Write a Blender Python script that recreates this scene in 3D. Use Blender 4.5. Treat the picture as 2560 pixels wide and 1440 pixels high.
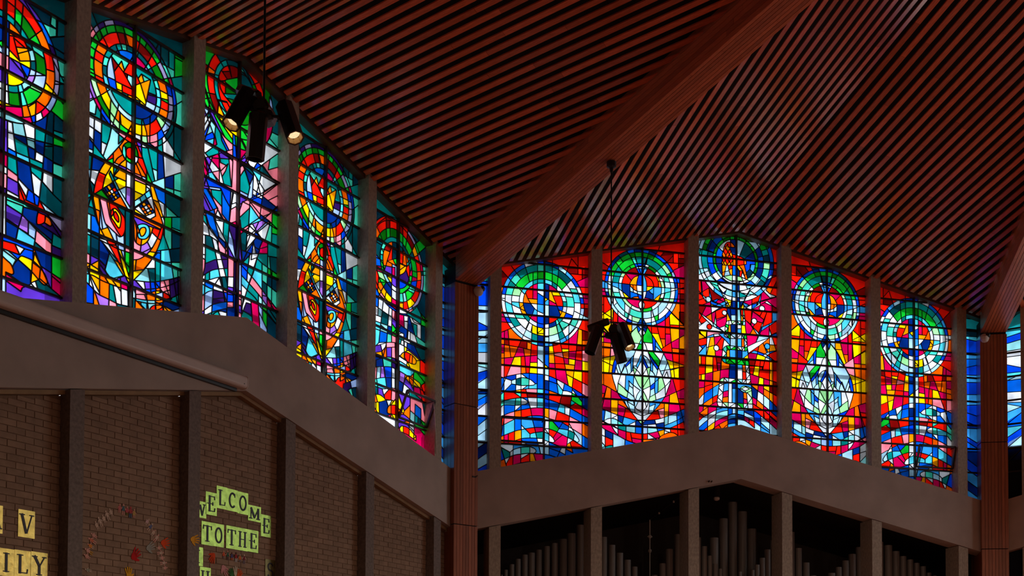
import bpy, math, random
from mathutils import Vector, Matrix
from mathutils.geometry import delaunay_2d_cdt
for o in list(bpy.data.objects): bpy.data.objects.remove(o)
SC=bpy.context.scene; COL=SC.collection; rnd=random.Random(7)
# ------------------------------------------------------------------ camera
TH=math.radians(45); R=12.370569; SL=.2286
def cam_matrix():
    yaw,pit,rol=-.248386,.033944,.00418
    fw=Vector((-math.sin(yaw),math.cos(yaw),0)); rt=Vector((math.cos(yaw),math.sin(yaw),0)); up=Vector((0,0,1))
    f2=fw*math.cos(pit)+up*math.sin(pit); u2=up*math.cos(pit)-fw*math.sin(pit)
    r3=rt*math.cos(rol)+u2*math.sin(rol); u3=u2*math.cos(rol)-rt*math.sin(rol)
    return Matrix(((r3.x,u3.x,-f2.x,-9.262846),(r3.y,u3.y,-f2.y,-19.994197),(r3.z,u3.z,-f2.z,1.6),(0,0,0,1)))
cd=bpy.data.cameras.new('camera'); cam=bpy.data.objects.new('camera',cd); COL.objects.link(cam)
cam.matrix_world=cam_matrix(); cd.sensor_width=36; cd.lens=36*3059.3656/2560; cd.shift_y=(1705.4523-720)/2560; cd.clip_end=500; cd.clip_start=.05
SC.camera=cam
# ------------------------------------------------------------------ sky, fill lamps, exposure
SC.view_settings.view_transform='Standard'; SC.view_settings.look='None'; SC.view_settings.gamma=1; SC.view_settings.use_curve_mapping=False
SC.view_settings.exposure=0.0
wd=bpy.data.worlds.new('sky'); SC.world=wd; wd.use_nodes=True
bg=wd.node_tree.nodes['Background']; bg.inputs[0].default_value=(.93,.97,1.0,1); bg.inputs[1].default_value=2.1
SC.cycles.max_bounces=6; SC.cycles.diffuse_bounces=3; SC.cycles.glossy_bounces=2; SC.cycles.transmission_bounces=3; SC.cycles.transparent_max_bounces=8
SC.cycles.use_denoising=True; SC.cycles.caustics_reflective=False; SC.cycles.caustics_refractive=False; SC.cycles.sample_clamp_indirect=3
def lamp(kind,loc,power,color,size=.3,target=None,spot=1.2,blend=.5):
    l=bpy.data.lights.new('fill_lamp',kind); l.energy=power; l.color=color
    if kind=='SPOT': l.spot_size=spot; l.spot_blend=blend; l.shadow_soft_size=size
    elif kind=='AREA': l.shape='DISK'; l.size=size
    else: l.shadow_soft_size=size
    o=bpy.data.objects.new('fill_lamp',l); COL.objects.link(o); o.location=loc
    if target is not None: o.rotation_euler=(Vector(target)-Vector(loc)).to_track_quat('-Z','Y').to_euler()
    return o
WARM=(1,.8,.6)
# unseen fill spots, added to brighten the concrete band, walls and ceiling
for k,(ang,pw) in enumerate(((-22.5,1250),(-67.5,1250),(-112.5,700),(112.5,700),(157.5,700),(-157.5,700))):
    a=math.radians(ang); r=7.2
    lamp('SPOT',(-math.sin(a)*r,-R+math.cos(a)*r,7.0),pw,WARM,.25,(-math.sin(a)*4,-R+math.cos(a)*4,0),2.4,.6)
# ------------------------------------------------------------------ materials
def lin(c):
    return tuple(((v/255)/12.92 if v/255<=.04045 else ((v/255+.055)/1.055)**2.4) for v in c)
def nodes(name):
    m=bpy.data.materials.new(name); m.use_nodes=True; nt=m.node_tree
    b=nt.nodes['Principled BSDF']; return m,nt,b
def mat(name,col,rough=.7,metal=0,noise=0,scale=8,dark=.6,bump=0,stretch=(1,1,1),objvar=0,spec=.4):
    m,nt,b=nodes(name); b.inputs['Roughness'].default_value=rough; b.inputs['Metallic'].default_value=metal
    b.inputs['Specular IOR Level'].default_value=spec
    b.inputs['Base Color'].default_value=(*col,1)
    L=nt.links
    if noise or bump or objvar:
        tc=nt.nodes.new('ShaderNodeTexCoord'); mp=nt.nodes.new('ShaderNodeMapping'); mp.inputs['Scale'].default_value=stretch
        L.new(tc.outputs['Object'],mp.inputs['Vector'])
        nz=nt.nodes.new('ShaderNodeTexNoise'); nz.inputs['Scale'].default_value=scale; nz.inputs['Detail'].default_value=5
        L.new(mp.outputs[0],nz.inputs['Vector'])
        mr=nt.nodes.new('ShaderNodeMapRange'); mr.inputs['From Min'].default_value=.3; mr.inputs['From Max'].default_value=.7
        mr.inputs['To Min'].default_value=1-noise; mr.inputs['To Max'].default_value=1+noise
        L.new(nz.outputs['Fac'],mr.inputs['Value']); val=mr.outputs[0]
        if objvar:
            oi=nt.nodes.new('ShaderNodeObjectInfo'); m2=nt.nodes.new('ShaderNodeMapRange'); m2.inputs['To Min'].default_value=1-objvar; m2.inputs['To Max'].default_value=1+objvar
            L.new(oi.outputs['Random'],m2.inputs['Value']); mu=nt.nodes.new('ShaderNodeMath'); mu.operation='MULTIPLY'
            L.new(val,mu.inputs[0]); L.new(m2.outputs[0],mu.inputs[1]); val=mu.outputs[0]
        mx=nt.nodes.new('ShaderNodeVectorMath'); mx.operation='SCALE'; mx.inputs[0].default_value=col
        L.new(val,mx.inputs['Scale']); L.new(mx.outputs[0],b.inputs['Base Color'])
        if bump:
            bp=nt.nodes.new('ShaderNodeBump'); bp.inputs['Strength'].default_value=bump; bp.inputs['Distance'].default_value=.01
            L.new(nz.outputs['Fac'],bp.inputs['Height']); L.new(bp.outputs[0],b.inputs['Normal'])
    return m
M={}
M['concrete']=mat('concrete',(.45,.375,.325),.9,noise=.14,scale=1.6,bump=.15)
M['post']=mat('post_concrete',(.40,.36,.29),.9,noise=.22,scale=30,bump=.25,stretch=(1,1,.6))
M['lowpost']=mat('post_dark',(.2,.165,.145),.9,noise=.25,scale=26,bump=.25)  # darker concrete for the lower posts of the left wall
M['slat']=mat('slat_wood',(.62,.12,.045),.2,noise=.2,scale=5,stretch=(12,.7,12),objvar=.25,spec=1.0)
M['plank']=mat('plank_wood',(.5,.13,.055),.3,noise=.2,scale=6,stretch=(10,.6,10),objvar=.2,spec=.35)
M['board']=mat('column_wood',(.36,.12,.055),.32,noise=.2,scale=6,stretch=(10,10,.6),objvar=.2,spec=.35)
M['dark']=mat('dark_void',(.012,.009,.008),.9)
M['trim']=mat('header_wood',(.11,.05,.03),.6,noise=.15,scale=6)
M['steel']=mat('dark_steel',(.035,.025,.02),.45,noise=.1,scale=20)
M['lead']=mat('lead_came',(.02,.02,.025),.6,noise=.1,scale=20)
M['brick']=mat('brick',(.30,.2,.135),.92,noise=.16,scale=9,bump=.25,objvar=.09)
M['mortar']=mat('mortar',(.2,.125,.078),.95,noise=.15,scale=30)
M['sill']=mat('brick_head_board',(.32,.21,.11),.8,noise=.15,scale=8)
M['pipe']=mat('pipe_zinc',(.22,.21,.2),.55,metal=.35,noise=.1,scale=3,stretch=(1,1,.2))
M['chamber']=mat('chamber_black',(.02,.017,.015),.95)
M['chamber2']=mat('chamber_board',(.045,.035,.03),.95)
M['screen']=mat('screen_case',(.66,.56,.5),.45,noise=.04,scale=4)
M['black']=mat('black_metal',(.012,.011,.012),.38,noise=.05,scale=20)
M['gloss']=mat('black_enamel',(.02,.019,.02),.25,noise=.05,scale=20,spec=.6)
M['foil']=mat('gold_foil',(.62,.47,.12),.34,metal=.75,noise=.25,scale=14,bump=.5)
M['foil2']=mat('foil_green_reflection',(.36,.5,.09),.34,metal=.7,noise=.3,scale=14,bump=.5)  # green of window reflections put into the gold foil colour
M['foil3']=mat('dark_foil',(.16,.12,.04),.4,metal=.7,noise=.3,scale=14)
M['ink']=mat('letter_ink',(.02,.012,.025),.5)
M['white']=mat('white_plastic',(.7,.66,.6),.5)
M['wallp']=mat('plain_wall',(.3,.2,.14),.9,noise=.1,scale=3)
M['floor']=mat('red_bounce_floor',(.2,.075,.05),.5,noise=.15,scale=3)  # floor colour reddened to bounce red light onto the ceiling slats
M['ground']=mat('outside_ground',(.64,.63,.6),.95,noise=.1,scale=1)  # tone raised to send more light up through the glass
M['eave']=mat('eave_board',(.3,.26,.22),.8,noise=.3,scale=5,stretch=(1,14,1))
def flat(c): 
    k='paper_%02x%02x%02x'%c
    if k not in M: M[k]=mat(k,lin(c),.85,noise=.06,scale=30)
    return M[k]
PAL={'r':(245,20,5),'d':(120,5,5),'m':(195,0,75),'k':(250,130,150),'o':(255,95,0),'a':(255,150,0),'y':(255,205,0),'w':(212,217,228),'s':(160,205,232),'c':(70,190,220),'b':(0,85,205),'n':(0,35,115),'B':(0,60,215),'l':(50,150,232),'t':(0,128,126),'T':(0,65,75),'g':(10,175,40),'G':(5,105,10),'e':(150,225,150),'q':(60,200,175),'p':(85,45,180),'v':(150,95,205),'i':(40,15,85),'u':(140,130,175),'f':(150,180,240),'D':(0,45,65),'A':(20,150,160),'h':(130,200,210)}
def glass(code):
    k='glass_'+code
    if k in M: return M[k]
    c=lin(PAL[code]); m,nt,b=nodes('stained_glass_'+code); L=nt.links; nt.nodes.remove(b)
    out=[n for n in nt.nodes if n.type=='OUTPUT_MATERIAL'][0]
    tc=nt.nodes.new('ShaderNodeTexCoord'); nz=nt.nodes.new('ShaderNodeTexNoise'); nz.inputs['Scale'].default_value=3.2; nz.inputs['Detail'].default_value=2
    oi=nt.nodes.new('ShaderNodeObjectInfo'); ad=nt.nodes.new('ShaderNodeVectorMath'); ad.operation='ADD'
    sc_=nt.nodes.new('ShaderNodeMath'); sc_.operation='MULTIPLY'; sc_.inputs[1].default_value=40
    L.new(oi.outputs['Random'],sc_.inputs[0]); L.new(tc.outputs['Object'],ad.inputs[0]); L.new(sc_.outputs[0],ad.inputs[1]); L.new(ad.outputs[0],nz.inputs['Vector'])
    mr=nt.nodes.new('ShaderNodeMapRange'); mr.inputs['From Min'].default_value=.32; mr.inputs['From Max'].default_value=.68; mr.inputs['To Min'].default_value=.62; mr.inputs['To Max'].default_value=1.3
    L.new(nz.outputs['Fac'],mr.inputs['Value'])
    vm=nt.nodes.new('ShaderNodeVectorMath'); vm.operation='SCALE'; vm.inputs[0].default_value=c; L.new(mr.outputs[0],vm.inputs['Scale'])
    t1=nt.nodes.new('ShaderNodeBsdfTranslucent'); t2=nt.nodes.new('ShaderNodeBsdfTransparent'); L.new(vm.outputs[0],t1.inputs[0]); L.new(vm.outputs[0],t2.inputs[0])
    ms=nt.nodes.new('ShaderNodeMixShader'); ms.inputs[0].default_value=.5; L.new(t1.outputs[0],ms.inputs[1]); L.new(t2.outputs[0],ms.inputs[2])
    gl=nt.nodes.new('ShaderNodeBsdfGlossy'); gl.inputs['Roughness'].default_value=.15; m3=nt.nodes.new('ShaderNodeMixShader'); m3.inputs[0].default_value=.03
    L.new(ms.outputs[0],m3.inputs[1]); L.new(gl.outputs[0],m3.inputs[2]); L.new(m3.outputs[0],out.inputs['Surface'])
    M[k]=m; return m
# ------------------------------------------------------------------ helpers
class MB:
    def __init__(s): s.v=[];s.f=[]
    def poly(s,pts):
        b=len(s.v); s.v+=[tuple(p) for p in pts]; s.f.append(tuple(range(b,b+len(pts)))); return s
    def prism(s,a,b):      # two matching rings of points
        n=len(a);k=len(s.v); s.v+=[tuple(p) for p in a]+[tuple(p) for p in b]
        s.f.append(tuple(range(k,k+n))[::-1]); s.f.append(tuple(range(k+n,k+2*n)))
        for i in range(n): j=(i+1)%n; s.f.append((k+i,k+j,k+n+j,k+n+i))
        return s
    def box(s,x0,x1,y0,y1,z0,z1):
        return s.prism([(x0,y0,z0),(x1,y0,z0),(x1,y1,z0),(x0,y1,z0)],[(x0,y0,z1),(x1,y0,z1),(x1,y1,z1),(x0,y1,z1)])
    def extr(s,p,y0,y1):   # polygon in x,z pushed along y
        return s.prism([(x,y0,z) for x,z in p],[(x,y1,z) for x,z in p])
    def tube(s,path,r,n=8):
        rings=[]; P=[Vector(p) for p in path]
        for i,p in enumerate(P):
            d=(P[min(i+1,len(P)-1)]-P[max(i-1,0)]).normalized(); a=d.orthogonal().normalized() if i==0 else (A-d*A.dot(d)).normalized(); A=a; c=d.cross(a)
            rings.append([p+a*(r*math.cos(2*math.pi*k/n))+c*(r*math.sin(2*math.pi*k/n)) for k in range(n)])
        b=len(s.v)
        for q in rings: s.v+=[tuple(x) for x in q]
        for i in range(len(P)-1):
            for k in range(n):
                j=(k+1)%n; s.f.append((b+i*n+k,b+i*n+j,b+(i+1)*n+j,b+(i+1)*n+k))
        s.f.append(tuple(b+k for k in range(n))[::-1]); s.f.append(tuple(b+(len(P)-1)*n+k for k in range(n)))
        return s
    def lathe(s,c,prof,n=16,axis=Vector((0,0,1))):
        c=Vector(c); axis=axis.normalized(); a=axis.orthogonal().normalized(); e=axis.cross(a); b=len(s.v)
        for r,h in prof:
            for k in range(n): s.v.append(tuple(c+axis*h+a*(r*math.cos(2*math.pi*k/n))+e*(r*math.sin(2*math.pi*k/n))))
        for i in range(len(prof)-1):
            for k in range(n):
                j=(k+1)%n; s.f.append((b+i*n+k,b+i*n+j,b+(i+1)*n+j,b+(i+1)*n+k))
        if prof[0][0]>1e-4: s.f.append(tuple(b+k for k in range(n))[::-1])
        if prof[-1][0]>1e-4: s.f.append(tuple(b+(len(prof)-1)*n+k for k in range(n)))
        return s
    def mesh(s,name,m):
        me=bpy.data.meshes.new(name); me.from_pydata(s.v,[],s.f); me.update()
        if m: me.materials.append(m)
        return me
def put(name,me,parent=None,mw=None,smooth=False):
    o=bpy.data.objects.new(name,me); COL.objects.link(o)
    if parent is not None: o.parent=parent
    elif mw is not None: o.matrix_world=mw
    if smooth and me:
        me.polygons.foreach_set('use_smooth',[True]*len(me.polygons))
    return o
def tag(o,label=None,cat=None,group=None,kind=None):
    if label: o['label']=label
    if cat: o['category']=cat
    if group: o['group']=group
    if kind: o['kind']=kind
    return o
def wallM(t): 
    r=Matrix.Rotation(t,4,'Z'); return Matrix.Translation((0,-R,0))@r@Matrix.Translation((0,R,0))
WM={'B':wallM(0),'C':wallM(TH),'D':wallM(-TH)}
SIDE={'B':'right','C':'left','D':'far right'}
def chev(u0,u1,zf0,zf1):   # polygon under two functions of |u| with the ridge point put in
    us=[u0]+([0] if u0<0<u1 else [])+[u1]
    return [(u,zf0(u)) for u in us]+[(u,zf1(u)) for u in us[::-1]]
zlow=lambda u:5.9747-SL*abs(u)
ztop=lambda u:6.9488-SL*abs(u)
zgl =lambda u:10.44-SL*abs(u)
zfac=lambda u,v=0:10.46-SL*abs(u)+.13*v
# ------------------------------------------------------------------ ground, floor, unseen walls
tag(put('ground',MB().box(-60,60,-75,60,-.5,-.25).mesh('ground',M['ground'])),'ground outside the church walls, paled to throw light up inside','ground',kind='structure')
oc=[(12.9/math.cos(math.pi/8)*math.cos(math.pi/8+i*math.pi/4),-R+12.9/math.cos(math.pi/8)*math.sin(math.pi/8+i*math.pi/4)) for i in range(8)]
tag(put('floor',MB().prism([(x,y,-.24) for x,y in oc],[(x,y,0) for x,y in oc]).mesh('floor',M['floor'])),'floor of the eight sided church, reddened to bounce warm light','floor',kind='structure')
for nm,t in (('wall_west',90),('wall_southwest',135),('wall_south',180),('wall_southeast',-135),('wall_east',-90)):
    o=put(nm,MB().box(-5.3,5.3,.25,.5,0,10.7).mesh(nm,M['wallp']),mw=wallM(math.radians(t))); tag(o,'plain brown wall on the unseen %s side of the church'%nm[5:],'wall',kind='structure')
# ------------------------------------------------------------------ roof
T8=math.tan(math.pi/8)
def facet(mb,side,h0,h1,vout):
    s=side; u1=(R-vout)*T8
    a=[(0,-vout,zfac(0,vout)),(s*u1,-vout,zfac(u1,vout)),(0,-R,zfac(0,R))]
    mb.prism([(x,y,z+h0) for x,y,z in a],[(x,y,z+h1) for x,y,z in a])
for i,t in enumerate((0,45,-45,90,135,180,-135,-90)):
    mb=MB()
    for s in(-1,1): facet(mb,s,.12,.24,-.8)
    nm='ceiling' if i==0 else 'ceiling.%03d'%i
    root=put('ceiling',mb.mesh('ceiling',M['dark']),mw=wallM(math.radians(t)))
    tag(root,{0:'dark slatted gable ceiling above the red and blue windows',1:'dark slatted gable ceiling above the teal windows on the left',2:'slatted ceiling beyond the right hand roof beam'}.get(i,'dark ceiling bay on the unseen side %d eighths round'%i),'ceiling',kind='structure')
    if i>2: continue
    P=.154 if t!=45 else .163
    for s in(-1,1):
        for k in range(34):
            u=(k+.5)*P; vmax=R-u/T8-.02
            if vmax<.15 or (i==2 and (s>0 or k<14)): continue
            v=-.02; first=True
            while v<vmax-.02:
                ln=rnd.uniform(2.0,4.4)
                e=v+ln if v+ln<vmax-.6 else vmax
                w=P*.235
                mb=MB(); q=[]
                for (uu,h) in((u-w,0),(u+w,0),(u+w,.018),(u-w,.018)):
                    q.append((uu*s,h,uu))
                a=[(x,-v,zfac(uu,v)+h) for x,h,uu in q]; b=[(x,-(e-.004),zfac(uu,e-.004)+h) for x,h,uu in q]
                mb.prism(a,b)
                put('slat',mb.mesh('slat',M['slat']),root); v=e
# eave boards outside, over the glass
for t in(0,45,-45):
    mb=MB()
    for s in(-1,1):
        a=[(0,.3,zfac(0)+.03),(s*5.3,.3,zfac(5.3)+.03),(s*5.6,.85,zfac(5.6)+.0),(0,.85,zfac(0)+.0)]
        mb.prism(a,[(x,y,z+.03) for x,y,z in a])
    o=put('eave',mb.mesh('eave',M['eave']),mw=wallM(math.radians(t))); tag(o,'dark boarded eave outside above the windows, turned %d degrees'%t,'eave',kind='structure')
# roof beams on the valleys, boxed in boards
Q=13.18086; HB=.2326; Z0=8.971; KS=.2075
def bisM(ang): return Matrix.Translation((0,-R,0))@Matrix.Rotation(math.radians(ang),4,'Z')
beamlab={22.5:'long red-brown boarded roof beam running up from the middle column',-22.5:'short view of boarded roof beam above the right hand column'}
for ang in(22.5,-22.5,67.5):
    mz=lambda t:Z0+(Q-t)*KS
    core=MB(); tin=.3
    g=.012
    pts=lambda t,o:[(-HB+o,t,mz(t)+o),(HB-o,t,mz(t)+o),(HB-o,t,mz(t)+.62),(-HB+o,t,mz(t)+.62)]
    core.prism(pts(Q-.004,g),pts(tin,g))
    root=put('roof_beam',core.mesh('roof_beam',M['dark']),mw=bisM(ang)); tag(root,beamlab.get(ang,'boarded roof beam on the unseen left valley'),'beam',kind='structure')
    nb=8; w=2*HB/nb
    for k in range(nb):
        x0=-HB+k*w+.004;x1=x0+w-.008; t=Q
        while t>tin+.1:
            ln=rnd.uniform(2.4,4.5); e=max(tin,t-ln) if t-ln>tin+.8 else tin
            put('plank',MB().prism([(x0,t,mz(t)),(x1,t,mz(t)),(x1,t,mz(t)+.02),(x0,t,mz(t)+.02)],[(x0,e+.003,mz(e)),(x1,e+.003,mz(e)),(x1,e+.003,mz(e)+.02),(x0,e+.003,mz(e)+.02)]).mesh('plank',M['plank']),root); t=e
    for s in(-1,1):
        for k in range(7):
            h0=k*.075+.002;h1=h0+.071; t=Q
            while t>tin+.1:
                ln=rnd.uniform(2.4,4.5); e=max(tin,t-ln) if t-ln>tin+.8 else tin
                xa,xb=s*HB,s*(HB-.02)
                put('plank',MB().prism([(xa,t,mz(t)+h0),(xb,t,mz(t)+h0),(xb,t,mz(t)+h1),(xa,t,mz(t)+h1)],[(xa,e+.003,mz(e)+h0),(xb,e+.003,mz(e)+h0),(xb,e+.003,mz(e)+h1),(xa,e+.003,mz(e)+h1)]).mesh('plank',M['plank']),root); t=e
# columns
HC=.2408
for ang,lab in((22.5,'tall boarded timber column at the corner between both window walls'),(-22.5,'boarded timber column at right between the blue window strips')):
    g=.014
    root=put('column',MB().box(-HC+g,HC-g,Q+g,Q+1.0,0,Z0+.25).mesh('column',M['dark']),mw=bisM(ang)); tag(root,lab,'column',kind='structure')
    zs=[.0,2.6,4.895,6.9,Z0-.03]
    w=2*HC/8
    for a,b in zip(zs,zs[1:]):
        for k in range(8):
            x0=-HC+k*w+.003
            put('plank',MB().box(x0,x0+w-.006,Q,Q+.02,a+.008,b-.008).mesh('plank',M['board']),root)
        for s in(-1,1):
            for k in range(9):
                y0=Q+.004+k*.1
                put('plank',MB().box(min(s*HC,s*(HC-.02)),max(s*HC,s*(HC-.02)),y0,y0+.092,a+.008,b-.008).mesh('plank',M['board']),root)
# ------------------------------------------------------------------ concrete bands, posts, headers
ordw=['first','second','third','fourth','fifth','sixth']
for w in 'BCD':
    mw=WM[w]
    ue=5.06
    u0,u1=(-ue,ue) if w!='D' else (-ue,-3)
    mb=MB().extr(chev(u0,u1,zlow,ztop),-.002,.34 if w!='C' else .22)
    o=put('concrete_band',mb.mesh('concrete_band',M['concrete']),mw=mw); tag(o,{'B':'gabled concrete band beam above the organ pipes','C':'gabled concrete band beam above the brick wall','D':'concrete band end beyond the right column'}[w],'beam',kind='structure')
    z1=lambda u:10.62-SL*abs(u)
    o=put('trim_%d'%('BCD'.index(w)+1),MB().extr(chev(u0*1.0,u1,zgl,z1),.07,.3).mesh('trim',M['trim']),mw=mw); tag(o,'dark wood header above the %s wall windows'%SIDE[w],'trim',kind='structure')
    for k in range(6):
        u=(k-2.5)*1.8
        if w=='D' and k>0: continue
        f=lambda x:ztop(x)-.001
        g_=lambda x:zfac(x)+.06
        o=put('mullion_post',MB().extr(chev(u-.1,u+.1,f,g_),0,.25).mesh('mullion_post',M['post']),mw=mw)
        tag(o,'upper concrete window post, %s from the left on the %s wall'%(ordw[k],SIDE[w]),'post','upper concrete window posts',kind='structure')
        put('outside_fin',MB().extr(chev(u-.06,u+.06,lambda x:6.4,lambda x:zgl(x)+.1),.25,.52).mesh('outside_fin',M['post']),o)
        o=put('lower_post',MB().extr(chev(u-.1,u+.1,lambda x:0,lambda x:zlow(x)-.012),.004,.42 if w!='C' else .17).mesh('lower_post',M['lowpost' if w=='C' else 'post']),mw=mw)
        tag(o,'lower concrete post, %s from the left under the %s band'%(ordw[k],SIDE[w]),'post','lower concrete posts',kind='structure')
# ------------------------------------------------------------------ stained glass
ZG=10.44; ZB=6.90; GSL=.2286
def catmull(p,n=7):
    q=[(2*p[0][0]-p[1][0],2*p[0][1]-p[1][1])]+p+[(2*p[-1][0]-p[-2][0],2*p[-1][1]-p[-2][1])]
    out=[]
    for i in range(1,len(q)-2):
        a,b,c,d=q[i-1:i+3]
        for j in range(n):
            t=j/n
            out.append(tuple(.5*(2*b[m]+(c[m]-a[m])*t+(2*a[m]-5*b[m]+4*c[m]-d[m])*t*t+(3*b[m]-a[m]-3*c[m]+d[m])*t**3) for m in (0,1)))
    out.append(p[-1]); return out
BARS=[10.005-.4525*i for i in range(9)]
def parse(txt,mir=False,dz=0.,LIM=.64,reach=.1):
    lines=[];seeds=[];discs=[]; sg=-1 if mir else 1
    for ln in txt.strip().splitlines():
        t=ln.split()
        if t[0]=='O':
            x,z,r=[int(v)/1000 for v in t[1:]]
            n=72 if r>.1 else 28
            if r<.07: discs.append((sg*x,z+dz,r))
            lines.append([(sg*(x+r*math.cos(2*math.pi*i/n)),z+dz+r*math.sin(2*math.pi*i/n)) for i in range(n+1)])
        elif t[0] in 'LS':
            v=[int(x)/1000 for x in t[1:]]; p=[(sg*v[i],v[i+1]+dz) for i in range(0,len(v),2)]
            if t[0]=='S': p=catmull(p)
            for a,b in((0,1),(-1,-2)):
                dx,dy=p[a][0]-p[b][0],p[a][1]-p[b][1]; l=math.hypot(dx,dy) or 1
                e=.012
                if (p[a][0]*sg<-LIM or p[a][0]*sg>.68) and p[a][0]*dx>0 and abs(dx/l)>.2: e=min(.3,(.83-abs(p[a][0]))/abs(dx/l))
                p[a]=(p[a][0]+dx/l*e,p[a][1]+dy/l*e)
            lines.append(p)
        elif t[0]=='P':
            for i in range(1,len(t),3): seeds.append((t[i],sg*int(t[i+1])/1000,int(t[i+2])/1000+dz))
    lines+=[[(-.83,z),(.83,z)] for z in BARS]+[[(0,5),(0,11)]]
    closeup(lines,reach)
    return lines,seeds,discs
def closeup(lines,reach=.085,back=.03):
    import numpy as np
    A=[];Bq=[];ID=[]
    for i,p in enumerate(lines):
        for a,b in zip(p,p[1:]): A.append(a);Bq.append(b);ID.append(i)
    A=np.array(A);Bq=np.array(Bq);ID=np.array(ID);D=Bq-A
    for i,p in enumerate(lines):
        if math.dist(p[0],p[-1])<1e-6: continue
        for e,f in((0,1),(-1,-2)):
            P=np.array(p[e]);v=P-np.array(p[f]);l=math.hypot(*v)
            if l<1e-9: continue
            v=v/l; den=v[0]*D[:,1]-v[1]*D[:,0]; den[abs(den)<1e-12]=1e-12
            W=A-P
            t=(W[:,0]*D[:,1]-W[:,1]*D[:,0])/den; u=(W[:,0]*v[1]-W[:,1]*v[0])/den
            ok=(u>-.001)&(u<1.001)&(t>-min(back,l))&(t<reach)&(ID!=i)
            if ok.any():
                h=t[ok]
                if (h<=0).any(): continue
                m=h.min()+.0008; p[e]=(P[0]+v[0]*m,P[1]+v[1]*m)
    return lines
def inpoly(x,y,poly):
    c=False; j=len(poly)-1
    for i in range(len(poly)):
        xi,yi=poly[i];xj,yj=poly[j]
        if (yi>y)!=(yj>y) and x<(xj-xi)*(y-yi)/(yj-yi)+xi: c=not c
        j=i
    return c
def cells(lines,outline,discs=(),amin=2.2e-4):
    V=[];E=[]
    def add(p):
        b=len(V); V.extend(Vector(q) for q in p); E.extend((b+i,b+i+1) for i in range(len(p)-1))
    x0=min(p[0] for p in outline)-.02;x1=max(p[0] for p in outline)+.02;y0=min(p[1] for p in outline)-.02;y1=max(p[1] for p in outline)+.02
    for p in lines:
        run=[]
        for a,b in zip(p,p[1:]):
            if max(a[0],b[0])<x0 or min(a[0],b[0])>x1 or max(a[1],b[1])<y0 or min(a[1],b[1])>y1:
                if len(run)>1: add(run)
                run=[]; continue
            if not run: run=[a]
            run.append(b)
        if len(run)>1: add(run)
    add(list(outline)+[outline[0]])
    vs,es,fs,ov,oe,of=delaunay_2d_cdt(V,E,[],0,1e-4,True)
    con=set()
    for e,o in zip(es,oe):
        if o: con.add((min(e),max(e)))
    tri=[];own={}
    for f in fs:
        cx=sum(vs[i][0] for i in f)/3; cy=sum(vs[i][1] for i in f)/3
        if inpoly(cx,cy,outline):
            k=len(tri);tri.append(f)
            for i in range(3):
                e=(f[i],f[(i+1)%3]); own.setdefault((min(e),max(e)),[]).append(k)
    par=list(range(len(tri)))
    def find(a):
        while par[a]!=a: par[a]=par[par[a]];a=par[a]
        return a
    for e,t in own.items():
        if len(t)==2 and (e not in con or any(all((vs[i][0]-x)**2+(vs[i][1]-z)**2<(r*1.02)**2 for i in e) and ((vs[e[0]][0]+vs[e[1]][0])/2-x)**2+((vs[e[0]][1]+vs[e[1]][1])/2-z)**2<(r*.985)**2 for x,z,r in discs)): par[find(t[0])]=find(t[1])
    def area(f):
        a,b,c=(vs[i] for i in f); return abs((b[0]-a[0])*(c[1]-a[1])-(c[0]-a[0])*(b[1]-a[1]))/2
    A=[area(f) for f in tri]
    for _ in range(3):
        ca={}
        for k in range(len(tri)): ca[find(k)]=ca.get(find(k),0)+A[k]
        sh={}
        for e,t in own.items():
            if len(t)==2:
                a,b=find(t[0]),find(t[1])
                if a!=b:
                    l=(vs[e[0]]-vs[e[1]]).length
                    for p,q in((a,b),(b,a)):
                        if ca[p]<amin: sh.setdefault(p,{}); sh[p][q]=sh[p].get(q,0)+l
        for p,d in sh.items():
            q=max(d,key=d.get)
            if find(p)!=find(q): par[find(p)]=find(q)
    cl={}
    for k in range(len(tri)): cl.setdefault(find(k),[]).append(k)
    lead=[e for e,t in own.items() if len(t)==2 and find(t[0])!=find(t[1])]
    return vs,tri,cl,lead,A
def colour(vs,tri,cl,A,seeds):
    out={}
    from bisect import bisect
    def intri(x,y,f):
        s=0
        for i in range(3):
            a,b=vs[f[i]],vs[f[(i+1)%3]]
            d=(b[0]-a[0])*(y-a[1])-(b[1]-a[1])*(x-a[0])
            s+=1 if d>=0 else -1
        return abs(s)==3
    bb=[(min(vs[i][0] for i in f),max(vs[i][0] for i in f),min(vs[i][1] for i in f),max(vs[i][1] for i in f)) for f in tri]
    own={}
    for c,t in cl.items():
        for k in t: own[k]=c
    for s,x,y in seeds:
        for k,b in enumerate(bb):
            if b[0]<=x<=b[1] and b[2]<=y<=b[3] and intri(x,y,tri[k]):
                out.setdefault(own[k],s);break
    for c,t in cl.items():
        if c not in out:
            k=max(t,key=lambda q:A[q]); f=tri[k]; x=sum(vs[i][0] for i in f)/3;y=sum(vs[i][1] for i in f)/3
            out[c]=min(seeds,key=lambda s:(s[1]-x)**2+(s[2]-y)**2)[0]
    return out

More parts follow.
